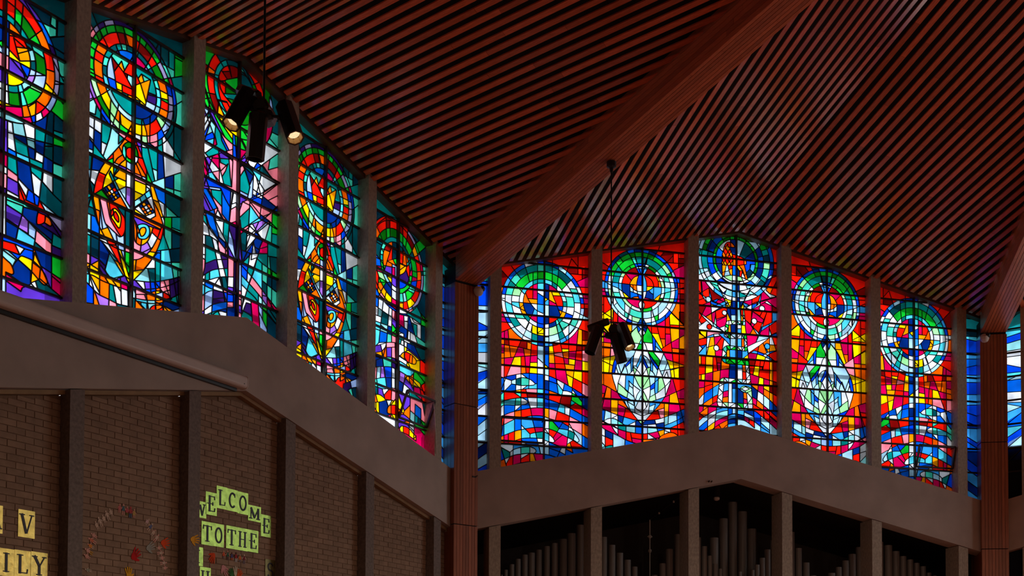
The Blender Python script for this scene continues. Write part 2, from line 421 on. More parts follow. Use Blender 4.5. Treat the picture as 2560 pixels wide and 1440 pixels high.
DES={'c1':"""O 0 8866 745
O 0 8866 680
O 0 8866 565
O 0 8866 430
O 0 8866 358
L 150 9497 146 9182
L 252 9509 221 9123
L 396 9431 503 9339 323 9132
L 467 9147 613 9149
L 80 9175 83 8649
L 82 9068 213 9106
L 136 9068 218 8849
L 144 9065 278 9028
L 85 8907 218 8849
L 87 8827 345 8826
L 219 8835 301 8669
L 252 8742 332 8697
L 331 8737 538 8834
L 267 8763 308 8720
L 223 9001 341 9045
L 310 9002 372 9046
L 336 8904 407 8938
L 356 9052 510 9029
L 553 8917 651 8935
L 548 8768 655 8720
L 345 8826 554 8841
L 525 8661 285 8648
L 640 9077 699 9007
L 669 8839 719 8847
L 655 8720 706 8687
L 2 8880 70 8933
L 3 8827 72 8833
L 8 8964 78 8917
L 68 8635 89 8356
L 201 8568 227 8418
L 247 8603 272 8546
L 334 8615 494 8619
L 226 8498 334 8615
L 264 8529 305 8453
L 458 9574 488 9673
L 602 9732 605 9579
L 442 9565 605 9579
L 614 9514 607 9454 690 9439 689 9523
L 477 9417 690 9439 692 9356 594 9300
L 594 9293 783 9401
L 705 9531 700 9360
L 612 9218 795 9208
L 734 8925 784 8934
L 719 8819 786 8850
L 76 8282 245 8344
L 243 8425 278 8236
L 305 8453 389 8256
L 439 8513 434 8372
L 448 8503 561 8484
L 354 8406 432 8482
L 506 8411 523 8370
L 435 8331 437 8263
L 561 8484 611 8464
L 79 8109 88 7682 82 7250
L 140 8128 159 7994 193 7819 222 7546 243 7311
L 280 8175 322 8022 375 7756 439 7384
L 3 8116 79 8122
L 82 7995 441 8065
L 85 7828 193 7819 542 7837
L 174 7974 324 7954 427 7949
L 322 8022 425 8038 443 7949
L 429 8246 433 8055 437 7836
L 595 8429 568 8153 536 7724 502 7408
L 443 7935 557 7926 688 7909 788 7907
L 444 7921 437 7836 542 7837
L 677 8479 673 8225 675 7723 679 7529
L 619 8481 777 8438
L 681 8270 780 8284
L 441 8058 570 8084 784 8124
L 570 8043 668 8083
L 90 7602 214 7570
L 92 7508 231 7495
L 393 7681 538 7628 679 7543 763 7506
L 222 7546 357 7475 502 7434
L 231 7495 327 7382
L 357 7475 328 7343
L 672 7896 788 7907
L 545 7720 538 7628
L 95 7361 234 7347
L 6 7622 90 7602
L 8 7529 84 7532
L 11 7370 87 7372
L 10 7797 71 7755
L 75 7208 82 6862
L 91 7200 285 7163 461 7063 674 6971 677 6847
L 298 7264 285 7163 241 7012 213 6867
L 97 7256 298 7264
L 79 7048 241 7012
L 87 7024 320 6986
L 365 7097 367 6989
L 241 6999 448 6948
L 469 7066 456 6937 435 6807
L 477 7082 673 7013
L 448 6921 660 6841
L 314 7256 489 7279
L 328 7343 488 7334 502 7408
L 502 7408 602 7293
L 489 7293 602 7293
L 535 7393 783 7303
L 489 7265 603 7265
L 669 7206 788 7094
L 652 7255 786 7164
L 688 7087 675 6916
L 674 6957 790 6955
L 688 7101 788 7080
L 199 6808 324 6797 263 6708
L 91 6798 199 6808 263 6708 93 6705
L 324 6797 435 6807 436 6712
L 94 6678 218 6639 173 6544
L 451 6798 534 6675
L 429 6709 410 6443 521 6519
L 429 6682 534 6648
L 534 6648 521 6519
L 451 6798 437 6698
L 408 6565 410 6443
L 467 6804 534 6675 681 6640
L 534 6675 668 6469
L 678 6805 685 6460
L 681 6612 798 6566
L 410 6443 491 6387
L 473 6477 507 6392
L 302 6355 410 6430
L 91 6463 332 6392
L 91 6450 269 6399
L 93 6370 287 6310
L 302 6355 257 6233
L 388 6355 382 6271
L 412 6362 509 6310
L 91 6463 97 6159
L 537 6524 668 6469 785 6422
L 32 6377 92 6383
L 35 6219 165 6218
L -150 9497 -146 9182
L -252 9509 -221 9123
L -396 9431 -503 9339 -323 9132
L -467 9147 -613 9149
L -80 9175 -83 8649
L -82 9068 -213 9106
L -136 9068 -218 8849
L -144 9065 -278 9028
L -85 8907 -218 8849
L -87 8827 -345 8826
L -219 8835 -301 8669
L -252 8742 -332 8697
L -331 8737 -538 8834
L -267 8763 -308 8720
L -223 9001 -341 9045
L -310 9002 -372 9046
L -336 8904 -407 8938
L -356 9052 -510 9029
L -553 8917 -651 8935
L -548 8768 -655 8720
L -345 8826 -554 8841
L -525 8661 -285 8648
L -640 9077 -699 9007
L -669 8839 -719 8847
L -655 8720 -706 8687
L -2 8880 -70 8933
L -3 8827 -72 8833
L -8 8964 -78 8917
L -68 8635 -89 8356
L -201 8568 -227 8418
L -247 8603 -272 8546
L -334 8615 -494 8619
L -226 8498 -334 8615
L -264 8529 -305 8453
L -458 9574 -488 9673
L -602 9732 -605 9579
L -442 9565 -605 9579
L -614 9514 -607 9454 -690 9439 -689 9523
L -477 9417 -690 9439 -692 9356 -594 9300
L -594 9293 -783 9401
L -705 9531 -700 9360
L -612 9218 -795 9208
L -734 8925 -784 8934
L -719 8819 -786 8850
L -76 8282 -245 8344
L -243 8425 -278 8236
L -305 8453 -389 8256
L -439 8513 -434 8372
L -448 8503 -561 8484
L -354 8406 -432 8482
L -506 8411 -523 8370
L -435 8331 -437 8263
L -561 8484 -611 8464
L -79 8109 -88 7682 -82 7250
L -140 8128 -159 7994 -193 7819 -222 7546 -243 7311
L -280 8175 -322 8022 -375 7756 -439 7384
L -3 8116 -79 8122
L -82 7995 -441 8065
L -85 7828 -193 7819 -542 7837
L -174 7974 -324 7954 -427 7949
L -322 8022 -425 8038 -443 7949
L -429 8246 -433 8055 -437 7836
L -595 8429 -568 8153 -536 7724 -502 7408
L -443 7935 -557 7926 -688 7909 -788 7907
L -444 7921 -437 7836 -542 7837
L -677 8479 -673 8225 -675 7723 -679 7529
L -619 8481 -777 8438
L -681 8270 -780 8284
L -441 8058 -570 8084 -784 8124
L -570 8043 -668 8083
L -90 7602 -214 7570
L -92 7508 -231 7495
L -393 7681 -538 7628 -679 7543 -763 7506
L -222 7546 -357 7475 -502 7434
L -231 7495 -327 7382
L -357 7475 -328 7343
L -672 7896 -788 7907
L -545 7720 -538 7628
L -95 7361 -234 7347
L -6 7622 -90 7602
L -8 7529 -84 7532
L -11 7370 -87 7372
L -10 7797 -71 7755
L -75 7208 -82 6862
L -91 7200 -285 7163 -461 7063 -674 6971 -677 6847
L -298 7264 -285 7163 -241 7012 -213 6867
L -97 7256 -298 7264
L -79 7048 -241 7012
L -87 7024 -320 6986
L -365 7097 -367 6989
L -241 6999 -448 6948
L -469 7066 -456 6937 -435 6807
L -477 7082 -673 7013
L -448 6921 -660 6841
L -314 7256 -489 7279
L -328 7343 -488 7334 -502 7408
L -502 7408 -602 7293
L -489 7293 -602 7293
L -535 7393 -783 7303
L -489 7265 -603 7265
L -669 7206 -788 7094
L -652 7255 -786 7164
L -688 7087 -675 6916
L -674 6957 -790 6955
L -688 7101 -788 7080
L -199 6808 -324 6797 -263 6708
L -91 6798 -199 6808 -263 6708 -93 6705
L -324 6797 -435 6807 -436 6712
L -94 6678 -218 6639 -173 6544
L -451 6798 -534 6675
L -429 6709 -410 6443 -521 6519
L -429 6682 -534 6648
L -534 6648 -521 6519
L -451 6798 -437 6698
L -408 6565 -410 6443
L -467 6804 -534 6675 -681 6640
L -534 6675 -668 6469
L -678 6805 -685 6460
L -681 6612 -798 6566
L -410 6443 -491 6387
L -473 6477 -507 6392
L -302 6355 -410 6430
L -91 6463 -332 6392
L -91 6450 -269 6399
L -93 6370 -287 6310
L -302 6355 -257 6233
L -388 6355 -382 6271
L -412 6362 -509 6310
L -91 6463 -97 6159
L -537 6524 -668 6469 -785 6422
L -32 6377 -92 6383
L -35 6219 -165 6218
S 313 7323 345 7281 489 7293 489 7265 475 7191 484 7126 572 7178 586 7259
S 586 7259 636 7250 669 7206 654 7166 572 7178
S 241 6653 279 6700 341 6707 437 6698 534 6648 600 6586 626 6511 570 6480 407 6579 241 6653
S 96 6598 158 6565 190 6495 167 6461 91 6463
S -313 7323 -345 7281 -489 7293 -489 7265 -475 7191 -484 7126 -572 7178 -586 7259
S -586 7259 -636 7250 -669 7206 -654 7166 -572 7178
S -241 6653 -279 6700 -341 6707 -437 6698 -534 6648 -600 6586 -626 6511 -570 6480 -407 6579 -241 6653
S -96 6598 -158 6565 -190 6495 -167 6461 -91 6463
P r 75 9417 r 191 9436 d 205 9505 p 324 9477 m 446 9387 b 554 9273 i 613 9176 r 350 9339 o 482 9210 r 540 9141 r 583 9008 o 611 8881 y 590 8704 u 665 9047 m 692 8933 u 696 8766 G 76 9336 g 193 9301 G 305 9247 g 402 9144 G 471 8941 f 458 8796 g 352 8500 t 63 9221 T 188 9189 t 260 9129 q 452 9057 T 325 9037 h 350 8980 T 376 8896 o 142 9139 r 122 8980 r 199 9044 a 263 8952 y 140 8879 p 174 8746 B 314 8798 h 292 8733 y 146 8584 k 35 8748 f 33 8868 g 24 8931 n 36 9059 n 34 9166 p 39 8575 w 42 8414 t 148 8503 c 225 8538 h 287 8594 e 414 8596 v 396 8685 q 250 8468 G 150 8422 o 527 8592 T 522 9620 t 571 9632 q 648 9488 q 625 9379 T 740 9464 D 694 9258 D 541 9504 q 749 9002 t 751 8891 T 754 8765 m 38 8239 y 169 8256 o 316 8320 a 394 8396 r 481 8462 w 483 8352 m 341 8236 B 404 8277 m 571 8432 f 626 8554 w 118 8072 h 219 8074 h 218 8141 w 360 8120 t 359 8174 n 532 8332 t 504 8140 D 630 8332 g 725 8542 D 728 8403 t 731 8249 g 717 8131 T 617 8146 w 129 7914 n 236 7986 t 254 7912 h 378 7991 n 490 8009 n 380 7895 w 493 7886 b 132 7794 c 288 7789 t 462 7805 n 607 7849 T 620 8008 D 736 8013 q 739 7832 t 143 7650 n 307 7633 t 465 7682 w 467 7559 w 594 7677 T 614 7518 T 743 7651 k 152 7545 p 155 7438 w 294 7492 r 280 7418 B 421 7445 w 158 7304 m 35 7674 w 37 7580 k 39 7461 p 37 7929 i 49 7344 k 35 8049 e 25 7764 q 190 7237 n 378 7225 p 177 7124 v 303 7061 f 414 7046 n 165 6958 c 321 6918 k 560 6960 T 562 6877 T 574 7075 y 408 7318 a 528 7335 y 504 7340 r 538 7228 a 507 7162 o 620 7202 s 634 7332 u 735 7230 i 703 7176 t 739 7021 i 725 6905 g 729 6711 T 727 6794 r 169 6744 w 261 6789 B 372 6772 h 156 6632 y 343 6653 o 470 6613 a 457 6513 o 568 6548 a 468 6722 o 459 6760 n 283 6512 n 565 6713 p 599 6641 v 634 6541 m 716 6540 w 443 6413 T 571 6439 m 223 6371 p 163 6285 v 349 6329 h 304 6261 B 445 6304 o 143 6520 r 59 6533 m 161 6418 w 61 6414 w 47 7117 c 42 6968 m 44 6875 f 56 6305 c 74 6191 r -75 9417 r -191 9436 d -205 9505 p -324 9477 m -446 9387 b -554 9273 i -613 9176 r -350 9339 o -482 9210 r -540 9141 r -583 9008 o -611 8881 y -590 8704 u -665 9047 m -692 8933 u -696 8766 G -76 9336 g -193 9301 G -305 9247 g -402 9144 G -471 8941 f -458 8796 g -352 8500 t -63 9221 T -188 9189 t -260 9129 q -452 9057 T -325 9037 h -350 8980 T -376 8896 o -142 9139 r -122 8980 r -199 9044 a -263 8952 y -140 8879 p -174 8746 B -314 8798 h -292 8733 y -146 8584 k -35 8748 f -33 8868 n -36 9059 n -34 9166 p -39 8575 w -42 8414 t -148 8503 c -225 8538 h -287 8594 e -414 8596 v -396 8685 q -250 8468 G -150 8422 o -527 8592 T -522 9620 t -571 9632 q -648 9488 q -625 9379 T -740 9464 D -694 9258 D -541 9504 q -749 9002 t -751 8891 T -754 8765 m -38 8239 y -169 8256 o -316 8320 a -394 8396 r -481 8462 w -483 8352 m -341 8236 B -404 8277 m -571 8432 f -626 8554 w -118 8072 h -219 8074 h -218 8141 w -360 8120 t -359 8174 n -532 8332 t -504 8140 D -630 8332 g -725 8542 D -728 8403 t -731 8249 g -717 8131 T -617 8146 w -129 7914 n -236 7986 t -254 7912 h -378 7991 n -490 8009 n -380 7895 w -493 7886 b -132 7794 c -288 7789 t -462 7805 n -607 7849 T -620 8008 D -736 8013 q -739 7832 t -143 7650 n -307 7633 t -465 7682 w -467 7559 w -594 7677 T -614 7518 T -743 7651 k -152 7545 p -155 7438 w -294 7492 r -280 7418 B -421 7445 w -158 7304 m -35 7674 w -37 7580 k -39 7461 p -37 7929 i -49 7344 k -35 8049 q -190 7237 n -378 7225 p -177 7124 v -303 7061 f -414 7046 n -165 6958 c -321 6918 k -560 6960 T -562 6877 T -574 7075 y -408 7318 a -528 7335 y -504 7340 r -538 7228 a -507 7162 o -620 7202 s -634 7332 u -735 7230 i -703 7176 t -739 7021 i -725 6905 g -729 6711 T -727 6794 r -169 6744 w -261 6789 B -372 6772 h -156 6632 y -343 6653 o -470 6613 a -457 6513 o -568 6548 a -468 6722 o -459 6760 n -283 6512 n -565 6713 p -599 6641 v -634 6541 m -716 6540 w -443 6413 T -571 6439 m -223 6371 p -163 6285 v -349 6329 h -304 6261 B -445 6304 o -143 6520 r -59 6533 m -161 6418 w -61 6414 w -47 7117 c -42 6968 m -44 6875 f -56 6305 c -74 6191""",'b1':"""O -10 8878 745
O -10 8878 680
O -10 8878 565
O -10 8878 430
O -10 8878 358
L -596 9500 -511 9394 -417 9285
L -764 9403 -595 9234 -497 9151 -345 9013
L -345 9528 -302 9397 -254 9231
L -194 9416 -197 8945
L -112 9617 -117 8443
L 94 9206 95 8461
L 156 9670 150 9199
L 276 9681 257 9371 232 9131
L 493 9332 411 9247 323 9147
L 525 9370 484 9322
L 506 9730 391 9426
L 464 9186 592 9189
L 584 9224 804 9235
L 167 9033 294 9040 530 9037
L 653 9044 713 9041
L 340 8946 405 8948
L 545 8945 669 8949
L -586 8863 -371 8862 -111 8862 96 8857 349 8860 556 8863
L 673 8856 805 8860
L 554 8797 668 8752 727 8729
L 267 8793 536 8712
L -108 9058 -31 9015 73 8963 226 8893
L -13 8885 74 8963
L 135 9114 176 9003 236 8872 306 8694
L -298 8943 -110 8944
L -167 8773 -211 8649
L -758 8978 -427 8972
L -762 8905 -689 8907
L -704 8863 -348 8727
L -365 8825 -431 8756
L -707 8584 -503 8584 -339 8583
L -765 8494 -579 8495
L -547 8414 -414 8470
L -229 8634 -271 8526 -317 8422
L -204 8484 -216 8430
L 252 8615 325 8476
L 216 8594 243 8469
L 339 8602 591 8513
L 511 8637 475 8550 400 8504
L 459 8544 454 8487
L 497 9721 620 9587
L 620 9768 620 9454
L 695 9554 696 9386
L 474 9447 703 9452
L 584 9310 804 9428
L 713 8937 805 8943
L 420 9541 620 9554
L -300 8428 -391 8227
L -208 8435 -218 8195
L 312 8479 421 8264
L 238 8473 307 8194 342 8043 397 7758 450 7472
L 455 8491 454 7836
L 577 8502 459 8364
L -108 8444 -114 7187
L 95 8461 99 7202
L -699 8346 -703 7146
L -636 8369 -612 8097 -583 7887
L -764 8309 -627 8376 -574 8398
L -763 8111 -448 8082 -229 8052
L -400 8210 -457 8075 -527 7896 -659 7558
L -295 8175 -296 8066
L -217 8203 -233 7945 -254 7634
L -361 8065 -336 7919 -311 7639
L -762 7863 -509 7906 -113 7967
L -403 7921 -400 7167
L -237 7831 -112 7841
L -762 7955 -700 7960
L 159 8203 193 7978 226 7596 266 7336
L 94 8006 324 8054 806 8132
L 184 7988 342 7964 807 7919
L 99 7844 379 7853 565 7845
L 630 8493 601 8204 579 7974 552 7743 514 7428
L 698 8490 699 7244
L 692 8291 806 8300
L 411 7673 698 7552 808 7505
L 627 8493 806 8448
L 319 8113 458 8122
L -113 7924 -18 7848 101 7757
L -5 7998 100 8006
L -114 8349 -7 8444
L -114 8345 -6 8354
L -6 8295 99 8304
L -698 7527 -570 7493 -570 7433 -697 7298
L -490 7599 -494 7291
L -252 7643 -256 7551 -265 7364
L -395 7624 -290 7555
L -369 7362 -289 7423
L -153 7467 -111 7471
L -4 7544 100 7534 249 7494
L 242 7575 244 7510 355 7376
L 378 7506 332 7297
L 521 7433 506 7230
L 521 7417 612 7304
L -493 7267 -395 7207
L -313 7351 -275 7176
L 332 7297 304 7216
L -701 7146 -699 6430
L -497 7161 -514 6960 -512 6441
L -400 7167 -390 6449
L -275 7176 -230 7031 -198 6851 -148 6663 -94 6432 -47 6253
L -114 7187 -114 7048
L 101 7202 104 6148
L 304 7216 295 7155 250 7012 215 6852
L 386 7126 386 6973
L 499 7230 481 7088 462 6807
L 699 7244 701 6279
L -506 6969 -404 7065
L 481 7119 582 7181 708 7117
L 499 7230 582 7181
L -756 6689 -584 6787
L -389 6730 -235 6587
L -237 6588 -237 6514
L -623 6568 -623 6426
L 22 6700 103 6601
L 190 6811 285 6715 245 6652 182 6555
L 341 6812 283 6717
L 463 6816 441 6578 419 6385
L 463 6820 565 6654 544 6528
L 180 6464 342 6607
L 424 6444 532 6524
L 482 6489 546 6270
L 0 6399 90 6471
L -397 6474 -326 6427
L -750 6328 -591 6251 -591 6173
L -750 6315 -659 6031
L -534 6379 -541 5999
L -401 6362 -400 6033
L -241 6371 -240 6068
L -178 6258 -124 6100
L -400 6147 -236 6254
L -689 6130 -661 6040 -595 6164
L -76 6390 -47 6253
L 324 6379 239 6195
L 403 6384 393 6217
S -325 9036 -282 8935 -228 8853 -165 8780 -111 8741 -12 8706
S -760 7518 -623 7567 -402 7623 -241 7644 -17 7639 100 7621 226 7578 443 7480 626 7388 808 7291
S -759 7285 -551 7313 -401 7350 -222 7375 -16 7381 100 7368 227 7333 335 7297
S -570 7493 -490 7525 -401 7554 -312 7556 -223 7528 -160 7480 -151 7463 -187 7439 -276 7428 -401 7419 -490 7426 -570 7435
S 353 7382 435 7379 516 7354 607 7308 671 7242
S -506 7193 -275 7219 -16 7227 101 7202
S -758 7106 -701 7133 -577 7172 -400 7204 -311 7174 -279 7141 -311 7104 -399 7081 -506 7068 -701 7060 -758 7009
S 101 7209 290 7156 481 7084 699 6980 809 6935
S -757 6853 -620 6923 -505 6965 -399 6994 -230 7036 -87 7054 101 7050 246 7016 381 6977 481 6940 695 6844
S -452 6839 -327 6877 -203 6905 -87 6915 12 6908 102 6880 228 6851
S -755 6511 -513 6618 -398 6652 -291 6680 -148 6707 -32 6714
S -237 6588 -166 6614 -32 6640
S -556 6434 -468 6470 -379 6501 -219 6520 -31 6523
S 26 6640 103 6601 175 6544 202 6485 175 6466 103 6475 0 6503
S 13 6700 103 6697 247 6653 423 6575
S 283 6715 437 6700 555 6655 628 6572 646 6521 610 6497 555 6524 421 6577
S 323 6833 500 6739 700 6629 810 6570
S 85 6471 211 6433 324 6388
S 537 6525 701 6437 783 6389
S -591 6251 -529 6302 -396 6349 -308 6363 -219 6364 -147 6333 -129 6291 -160 6261
S -753 6097 -538 6198 -396 6232 -236 6254 -22 6254 104 6244 253 6205
S -678 5974 -484 6050 -307 6099 -110 6120
S 104 6366 302 6308 406 6260
S 397 6370 537 6304 601 6264
P r -720 9427 r -676 9387 r -481 9493 d -719 9226 d -728 9278 b -427 9455 b -551 9329 l -657 9197 B -696 9046 w -727 8947 w -726 8791 w -231 9553 B -69 9586 n 66 9608 B 184 9584 s 329 9510 l 456 9408 B 557 9294 w 639 9169 w 681 9067 B 695 8953 f 704 8812 s 691 8710 s -681 8617 B -650 8546 w -592 8455 w 659 8606 t -230 9456 q -69 9507 t 75 9495 t 202 9463 T 384 9383 w 502 9236 q 548 9152 c 594 9023 w 617 8875 w 595 8723 q 540 8595 t -373 9355 q -506 9299 t -586 9169 q -612 9054 w -638 8912 c -637 8764 w -584 8612 t -521 8522 w -449 8432 g -346 9262 g -239 9315 g -158 9349 G -68 9367 g 76 9363 g 203 9313 g 330 9246 w 402 9165 w 448 9072 q 476 8969 w 449 8808 B 404 8716 w 431 8604 q 386 8547 g -435 9175 e -470 9067 w -505 8915 c -469 8814 w -451 8720 q -441 8607 w -370 8518 w -244 8476 c -274 9172 t -158 9244 t -68 9261 c 76 9249 t 189 9207 w 275 9162 c 321 9078 s 358 8993 t 376 8907 c -336 9079 w -398 8934 a -388 8769 t -299 8602 w -182 8525 q 241 8570 t 304 8619 m -157 9174 c -68 9165 n 49 9176 m 158 9160 r -238 9141 r -246 9009 m -157 9017 w -58 9061 n 41 9052 a 113 9033 y 212 9059 r 258 8967 o -327 8940 a -183 8901 b -67 8937 y 28 8955 l 50 8895 m 141 8903 n -299 8759 w -156 8816 l -66 8824 s 46 8763 n 177 8784 B 295 8829 a 304 8760 l -147 8720 w -66 8701 o -254 8628 m -164 8596 B -65 8552 n 51 8589 r 169 8599 r 84 9636 r 211 9622 d 365 9646 r 520 9643 r 656 9701 r 356 9522 d 529 9503 r 657 9506 r 584 9393 d 739 9488 m 703 9290 r 749 9188 m 759 9012 r 768 8898 d 768 8774 r 760 8570 m -734 8573 r -716 8436 o -750 9076 o -752 8702 s -458 8327 s -288 8289 l -493 8333 w -297 8236 w -431 8356 t -172 8264 y -56 8378 n -64 8281 w 52 8387 s 52 8256 e 169 8388 s 188 8285 t 323 8331 w 405 8408 s 504 8451 w 541 8410 l 432 8305 l 351 8263 w 260 8220 c -163 8169 n -73 8167 l 125 8166 r -733 8348 m -671 8283 o -520 8296 d -661 8145 o -732 8157 r -493 8159 d -359 8153 o -261 8134 y -256 8091 m -731 8036 o -652 7999 o -545 8016 m -430 7999 o -287 8010 r -171 8054 s -73 8045 n 53 8090 b 54 7932 w -72 7818 y 36 7783 y 134 8088 r 242 8087 d 242 8149 r 378 8160 y 387 8099 m 532 8339 r 542 8173 d 633 8163 a 660 8332 d 751 8375 o 751 8252 k 270 8011 o 397 8012 m 524 8022 r 633 8013 k 743 8022 a 144 7931 r 261 7914 m 406 7916 y 506 7898 m 634 7846 y 748 7837 m 144 7800 r 298 7803 a 470 7798 r 162 7678 m 316 7620 a 479 7702 y 625 7669 y 480 7571 r 753 7652 r 607 7510 k 744 7423 o -731 7914 o -730 7802 m -633 7827 y -474 7830 r -376 7829 m -287 7854 m -180 7905 y -179 7792 k -730 7629 r -659 7651 k -517 7662 o -357 7683 r -277 7689 y -179 7696 w -62 7696 s 54 7688 b -729 7412 w -649 7444 w -455 7545 B -597 7535 s -525 7471 T -454 7476 q -330 7494 w -223 7475 b -330 7589 B -196 7582 b -62 7531 w 55 7592 B 163 7556 b -596 7362 w -445 7381 w -347 7405 l -321 7381 c -196 7408 n 55 7470 b 172 7434 w 308 7497 c 299 7408 b 434 7445 w 426 7339 w 553 7357 B 635 7354 g 535 7285 n 763 7275 o -534 7310 a -445 7320 r -365 7317 k -204 7338 c -70 7347 B 56 7339 o 209 7315 r -595 7223 q -462 7224 r -347 7258 d -204 7251 n -61 7252 r 209 7245 d 381 7257 n 56 7260 q -731 7066 c -604 7110 q -453 7120 w -346 7136 w -186 7113 c -69 7121 B 56 7129 b 191 7104 k 399 7170 t 535 7171 w 635 7196 b 663 7154 r 599 7088 m 745 7027 w -731 6946 b -603 7015 w -470 7032 b -435 7009 b -319 7051 c 327 7069 w 436 7033 b 590 7017 b 754 6914 k -576 6887 o -461 6912 r -310 6965 m -114 6987 a 57 6981 k 174 6972 r 336 6939 k 554 6892 l -274 6863 b -104 6875 w 48 6876 B 165 6866 w 120 6855 r -726 6756 k -655 6769 b -729 6609 c -602 6669 b -451 6722 l -291 6732 b -104 6762 w -362 6684 w 66 6764 g 174 6745 B 255 6785 b 373 6758 r 400 6803 w 482 6782 k 600 6772 o 755 6721 o -729 6471 m -663 6492 r -574 6524 a -451 6575 c -326 6591 r -220 6659 m -95 6675 c -175 6575 t -76 6598 r 157 6665 m 247 6601 c 58 6589 w 148 6525 w 58 6650 c 355 6652 t 491 6634 s 591 6570 s 664 6610 b 755 6492 m 320 6501 w 473 6510 l -450 6454 b -219 6477 w -370 6450 w 50 6467 b 184 6432 a 455 6422 r 610 6449 w -627 6322 t -670 6233 B -732 6204 w -564 6231 s -467 6271 q -325 6297 w -192 6305 l -111 6344 s -40 6322 s 59 6328 b 185 6283 b 230 6356 w 356 6328 b 456 6299 o 474 6362 r 610 6335 B 329 6248 o -722 6041 w -652 6105 r -599 6082 m -467 6133 w -343 6218 r -316 6150 a -191 6175 m -84 6207 o 59 6215 r 158 6204 b -440 6039 b -271 6083""",'b2':"""O 0 9325 690
O 0 9325 632
O 0 9325 550
O 0 9325 433
O 0 9325 374
L -697 9376 -368 9367 -219 9363 -88 9362 6 9361
L 95 9358 223 9361 393 9364 554 9367 692 9376
L -223 9371 -214 9109
L 225 9368 218 9112
L -161 9306 -155 9226
L -218 9242 -12 9190
L -153 9763 -46 9558
L -97 9773 -13 9561
L 145 9738 44 9558
L 81 9786 20 9564
L -64 9709 72 9717
L -64 9664 67 9668
L 72 9708 138 9701
L -107 9655 -13 9669
L -293 9539 -205 9445
L -321 9541 -382 9606 -494 9743
L -242 9705 -214 9667
L -158 9767 -210 9864 -294 9972
L -93 9773 -149 9996
L 67 9784 138 9980 147 10017
L 260 9623 440 9794 488 9825
L 105 9860 86 9750
L 213 9852 274 9966
L -368 9777 -406 9827 -443 9859
L -340 9905 -359 9930
L -628 9663 -582 9623
L -670 9561 -609 9549
L -683 9488 -549 9483
L -433 9485 -359 9484
L -563 9300 -530 8942
L -674 9249 -530 9245
L -683 9191 -632 9191
L -525 9196 -437 9200
L 279 9535 312 9471 317 9377
L 303 9470 549 9471
L 298 9537 336 9531
L 412 9539 445 9362
L 492 9614 564 9652 611 9679
L 559 9638 587 9546
L 625 9473 687 9474
L 355 9169 687 9181
L 440 9262 402 9124
L 331 9162 308 9106
L -534 8946 -460 9011
L -525 9112 -530 8942
L -316 9015 -321 8792
L -186 8991 -241 8798
L 185 8992 223 8839
L 312 9008 312 8846
L 464 9012 535 8956 630 8874
L 592 9096 516 8945
L 176 8915 180 8835
L -26 8938 25 8938
L -536 10055 -536 9797
L -628 9894 -540 9814
L 156 10072 147 10017
L 345 10118 308 10015 260 9947
L 497 10151 431 10018 345 9910
L 597 10170 597 9827
L 692 10180 697 9746
L 459 9818 707 9829
L 702 9919 821 9926
L 592 9691 821 9813
L 497 9853 592 9953
L -730 9706 -619 9646
L 687 9371 821 9374
L 697 9281 821 9288
L 716 9531 725 8882
L -729 8956 -701 8958
L -705 8794 -544 8914
L -706 9095 -710 8758
L 706 8953 821 8954
L -729 9249 -692 9248
L -729 9373 -697 9376
L -21 8594 -92 8651
L 96 8604 21 8624
L -101 8605 -199 8499 -329 8283 -441 8106
L -143 8325 -21 8317
L 16 8352 204 8349
L 199 8478 214 8202
L 261 8394 256 8205
L 256 8304 374 8206
L -161 7914 -105 7918 -21 8112
L -105 7918 -77 7885 -16 8005
L -77 7894 -142 7737
L -161 7914 -133 7738
L -161 7834 -254 7747
L 26 8107 120 7913 157 7916
L 16 8008 91 7889 129 7749
L 157 7916 91 7889 7 7740
L 167 7917 138 7749
L 119 8186 167 8055 167 7859
L 129 8169 317 7924
L 232 8177 346 8051 317 7924
L 317 7924 402 7751
L 412 8182 317 7924
L 317 7924 265 7732
L 478 8008 393 7786
L 167 8109 317 7942 298 7878 195 8004
L 209 7960 204 7835
L 478 7873 421 7753
L 473 7864 506 7750
L -133 8121 -208 8044 -301 7921 -384 7755
L -208 8044 -198 7840
L -152 8102 -171 7878
L -301 7877 -208 7973
L -320 7937 -273 7834 -254 7747
L -450 7954 -384 7773
L -459 7944 -505 7746
L -477 7881 -431 7743
L -301 7974 -384 7764
L -321 8863 -316 8765
L -241 8870 -292 8687
L -181 8795 -185 8482
L 180 8907 185 8513
L 204 8909 284 8683 327 8507 402 8289
L 317 8901 317 8766
L 445 8849 445 8319
L 521 8874 544 8534 582 8151 620 7749
L 568 8914 821 8701
L 711 8944 706 7657
L 563 8706 706 8711
L 360 8254 554 8391 820 8548
L 355 8442 445 8445
L 445 8535 544 8538
L 185 8526 317 8528
L 364 7865 706 7953
L 530 7886 706 7949
L 468 8079 820 7994
L 568 8289 820 8291
L -700 8705 -539 8706
L -696 8812 -539 8728
L -446 8798 -451 8656
L -534 8844 -534 8471
L -710 8713 -708 7554
L -728 8508 -645 8453
L -700 8289 -543 8288
L -570 8290 -584 8041 -611 7738
L -727 8012 -515 8069
L -704 7952 -528 7886
L -302 8677 -181 8683
L 706 8809 821 8719
L -199 8478 -214 8202
L -261 8394 -256 8205
L -256 8304 -374 8206
L -284 8683 -327 8507 -402 8289
L -445 8849 -445 8319
L -521 8874 -544 8534 -582 8151
L -360 8254 -554 8391 -820 8548
L -185 8526 -317 8528
L -355 8442 -445 8445
L -421 7646 -440 7591 -449 7431
L -301 7672 -310 7485 -254 7436
L -449 7413 -254 7329 -161 7292
L -235 7562 -161 7514
L 110 7685 7 7517
L 17 7500 167 7582 298 7699
L 251 7695 242 7516 270 7330
L 313 7700 303 7485
L 402 7706 440 7593 449 7441
L 167 7511 242 7552
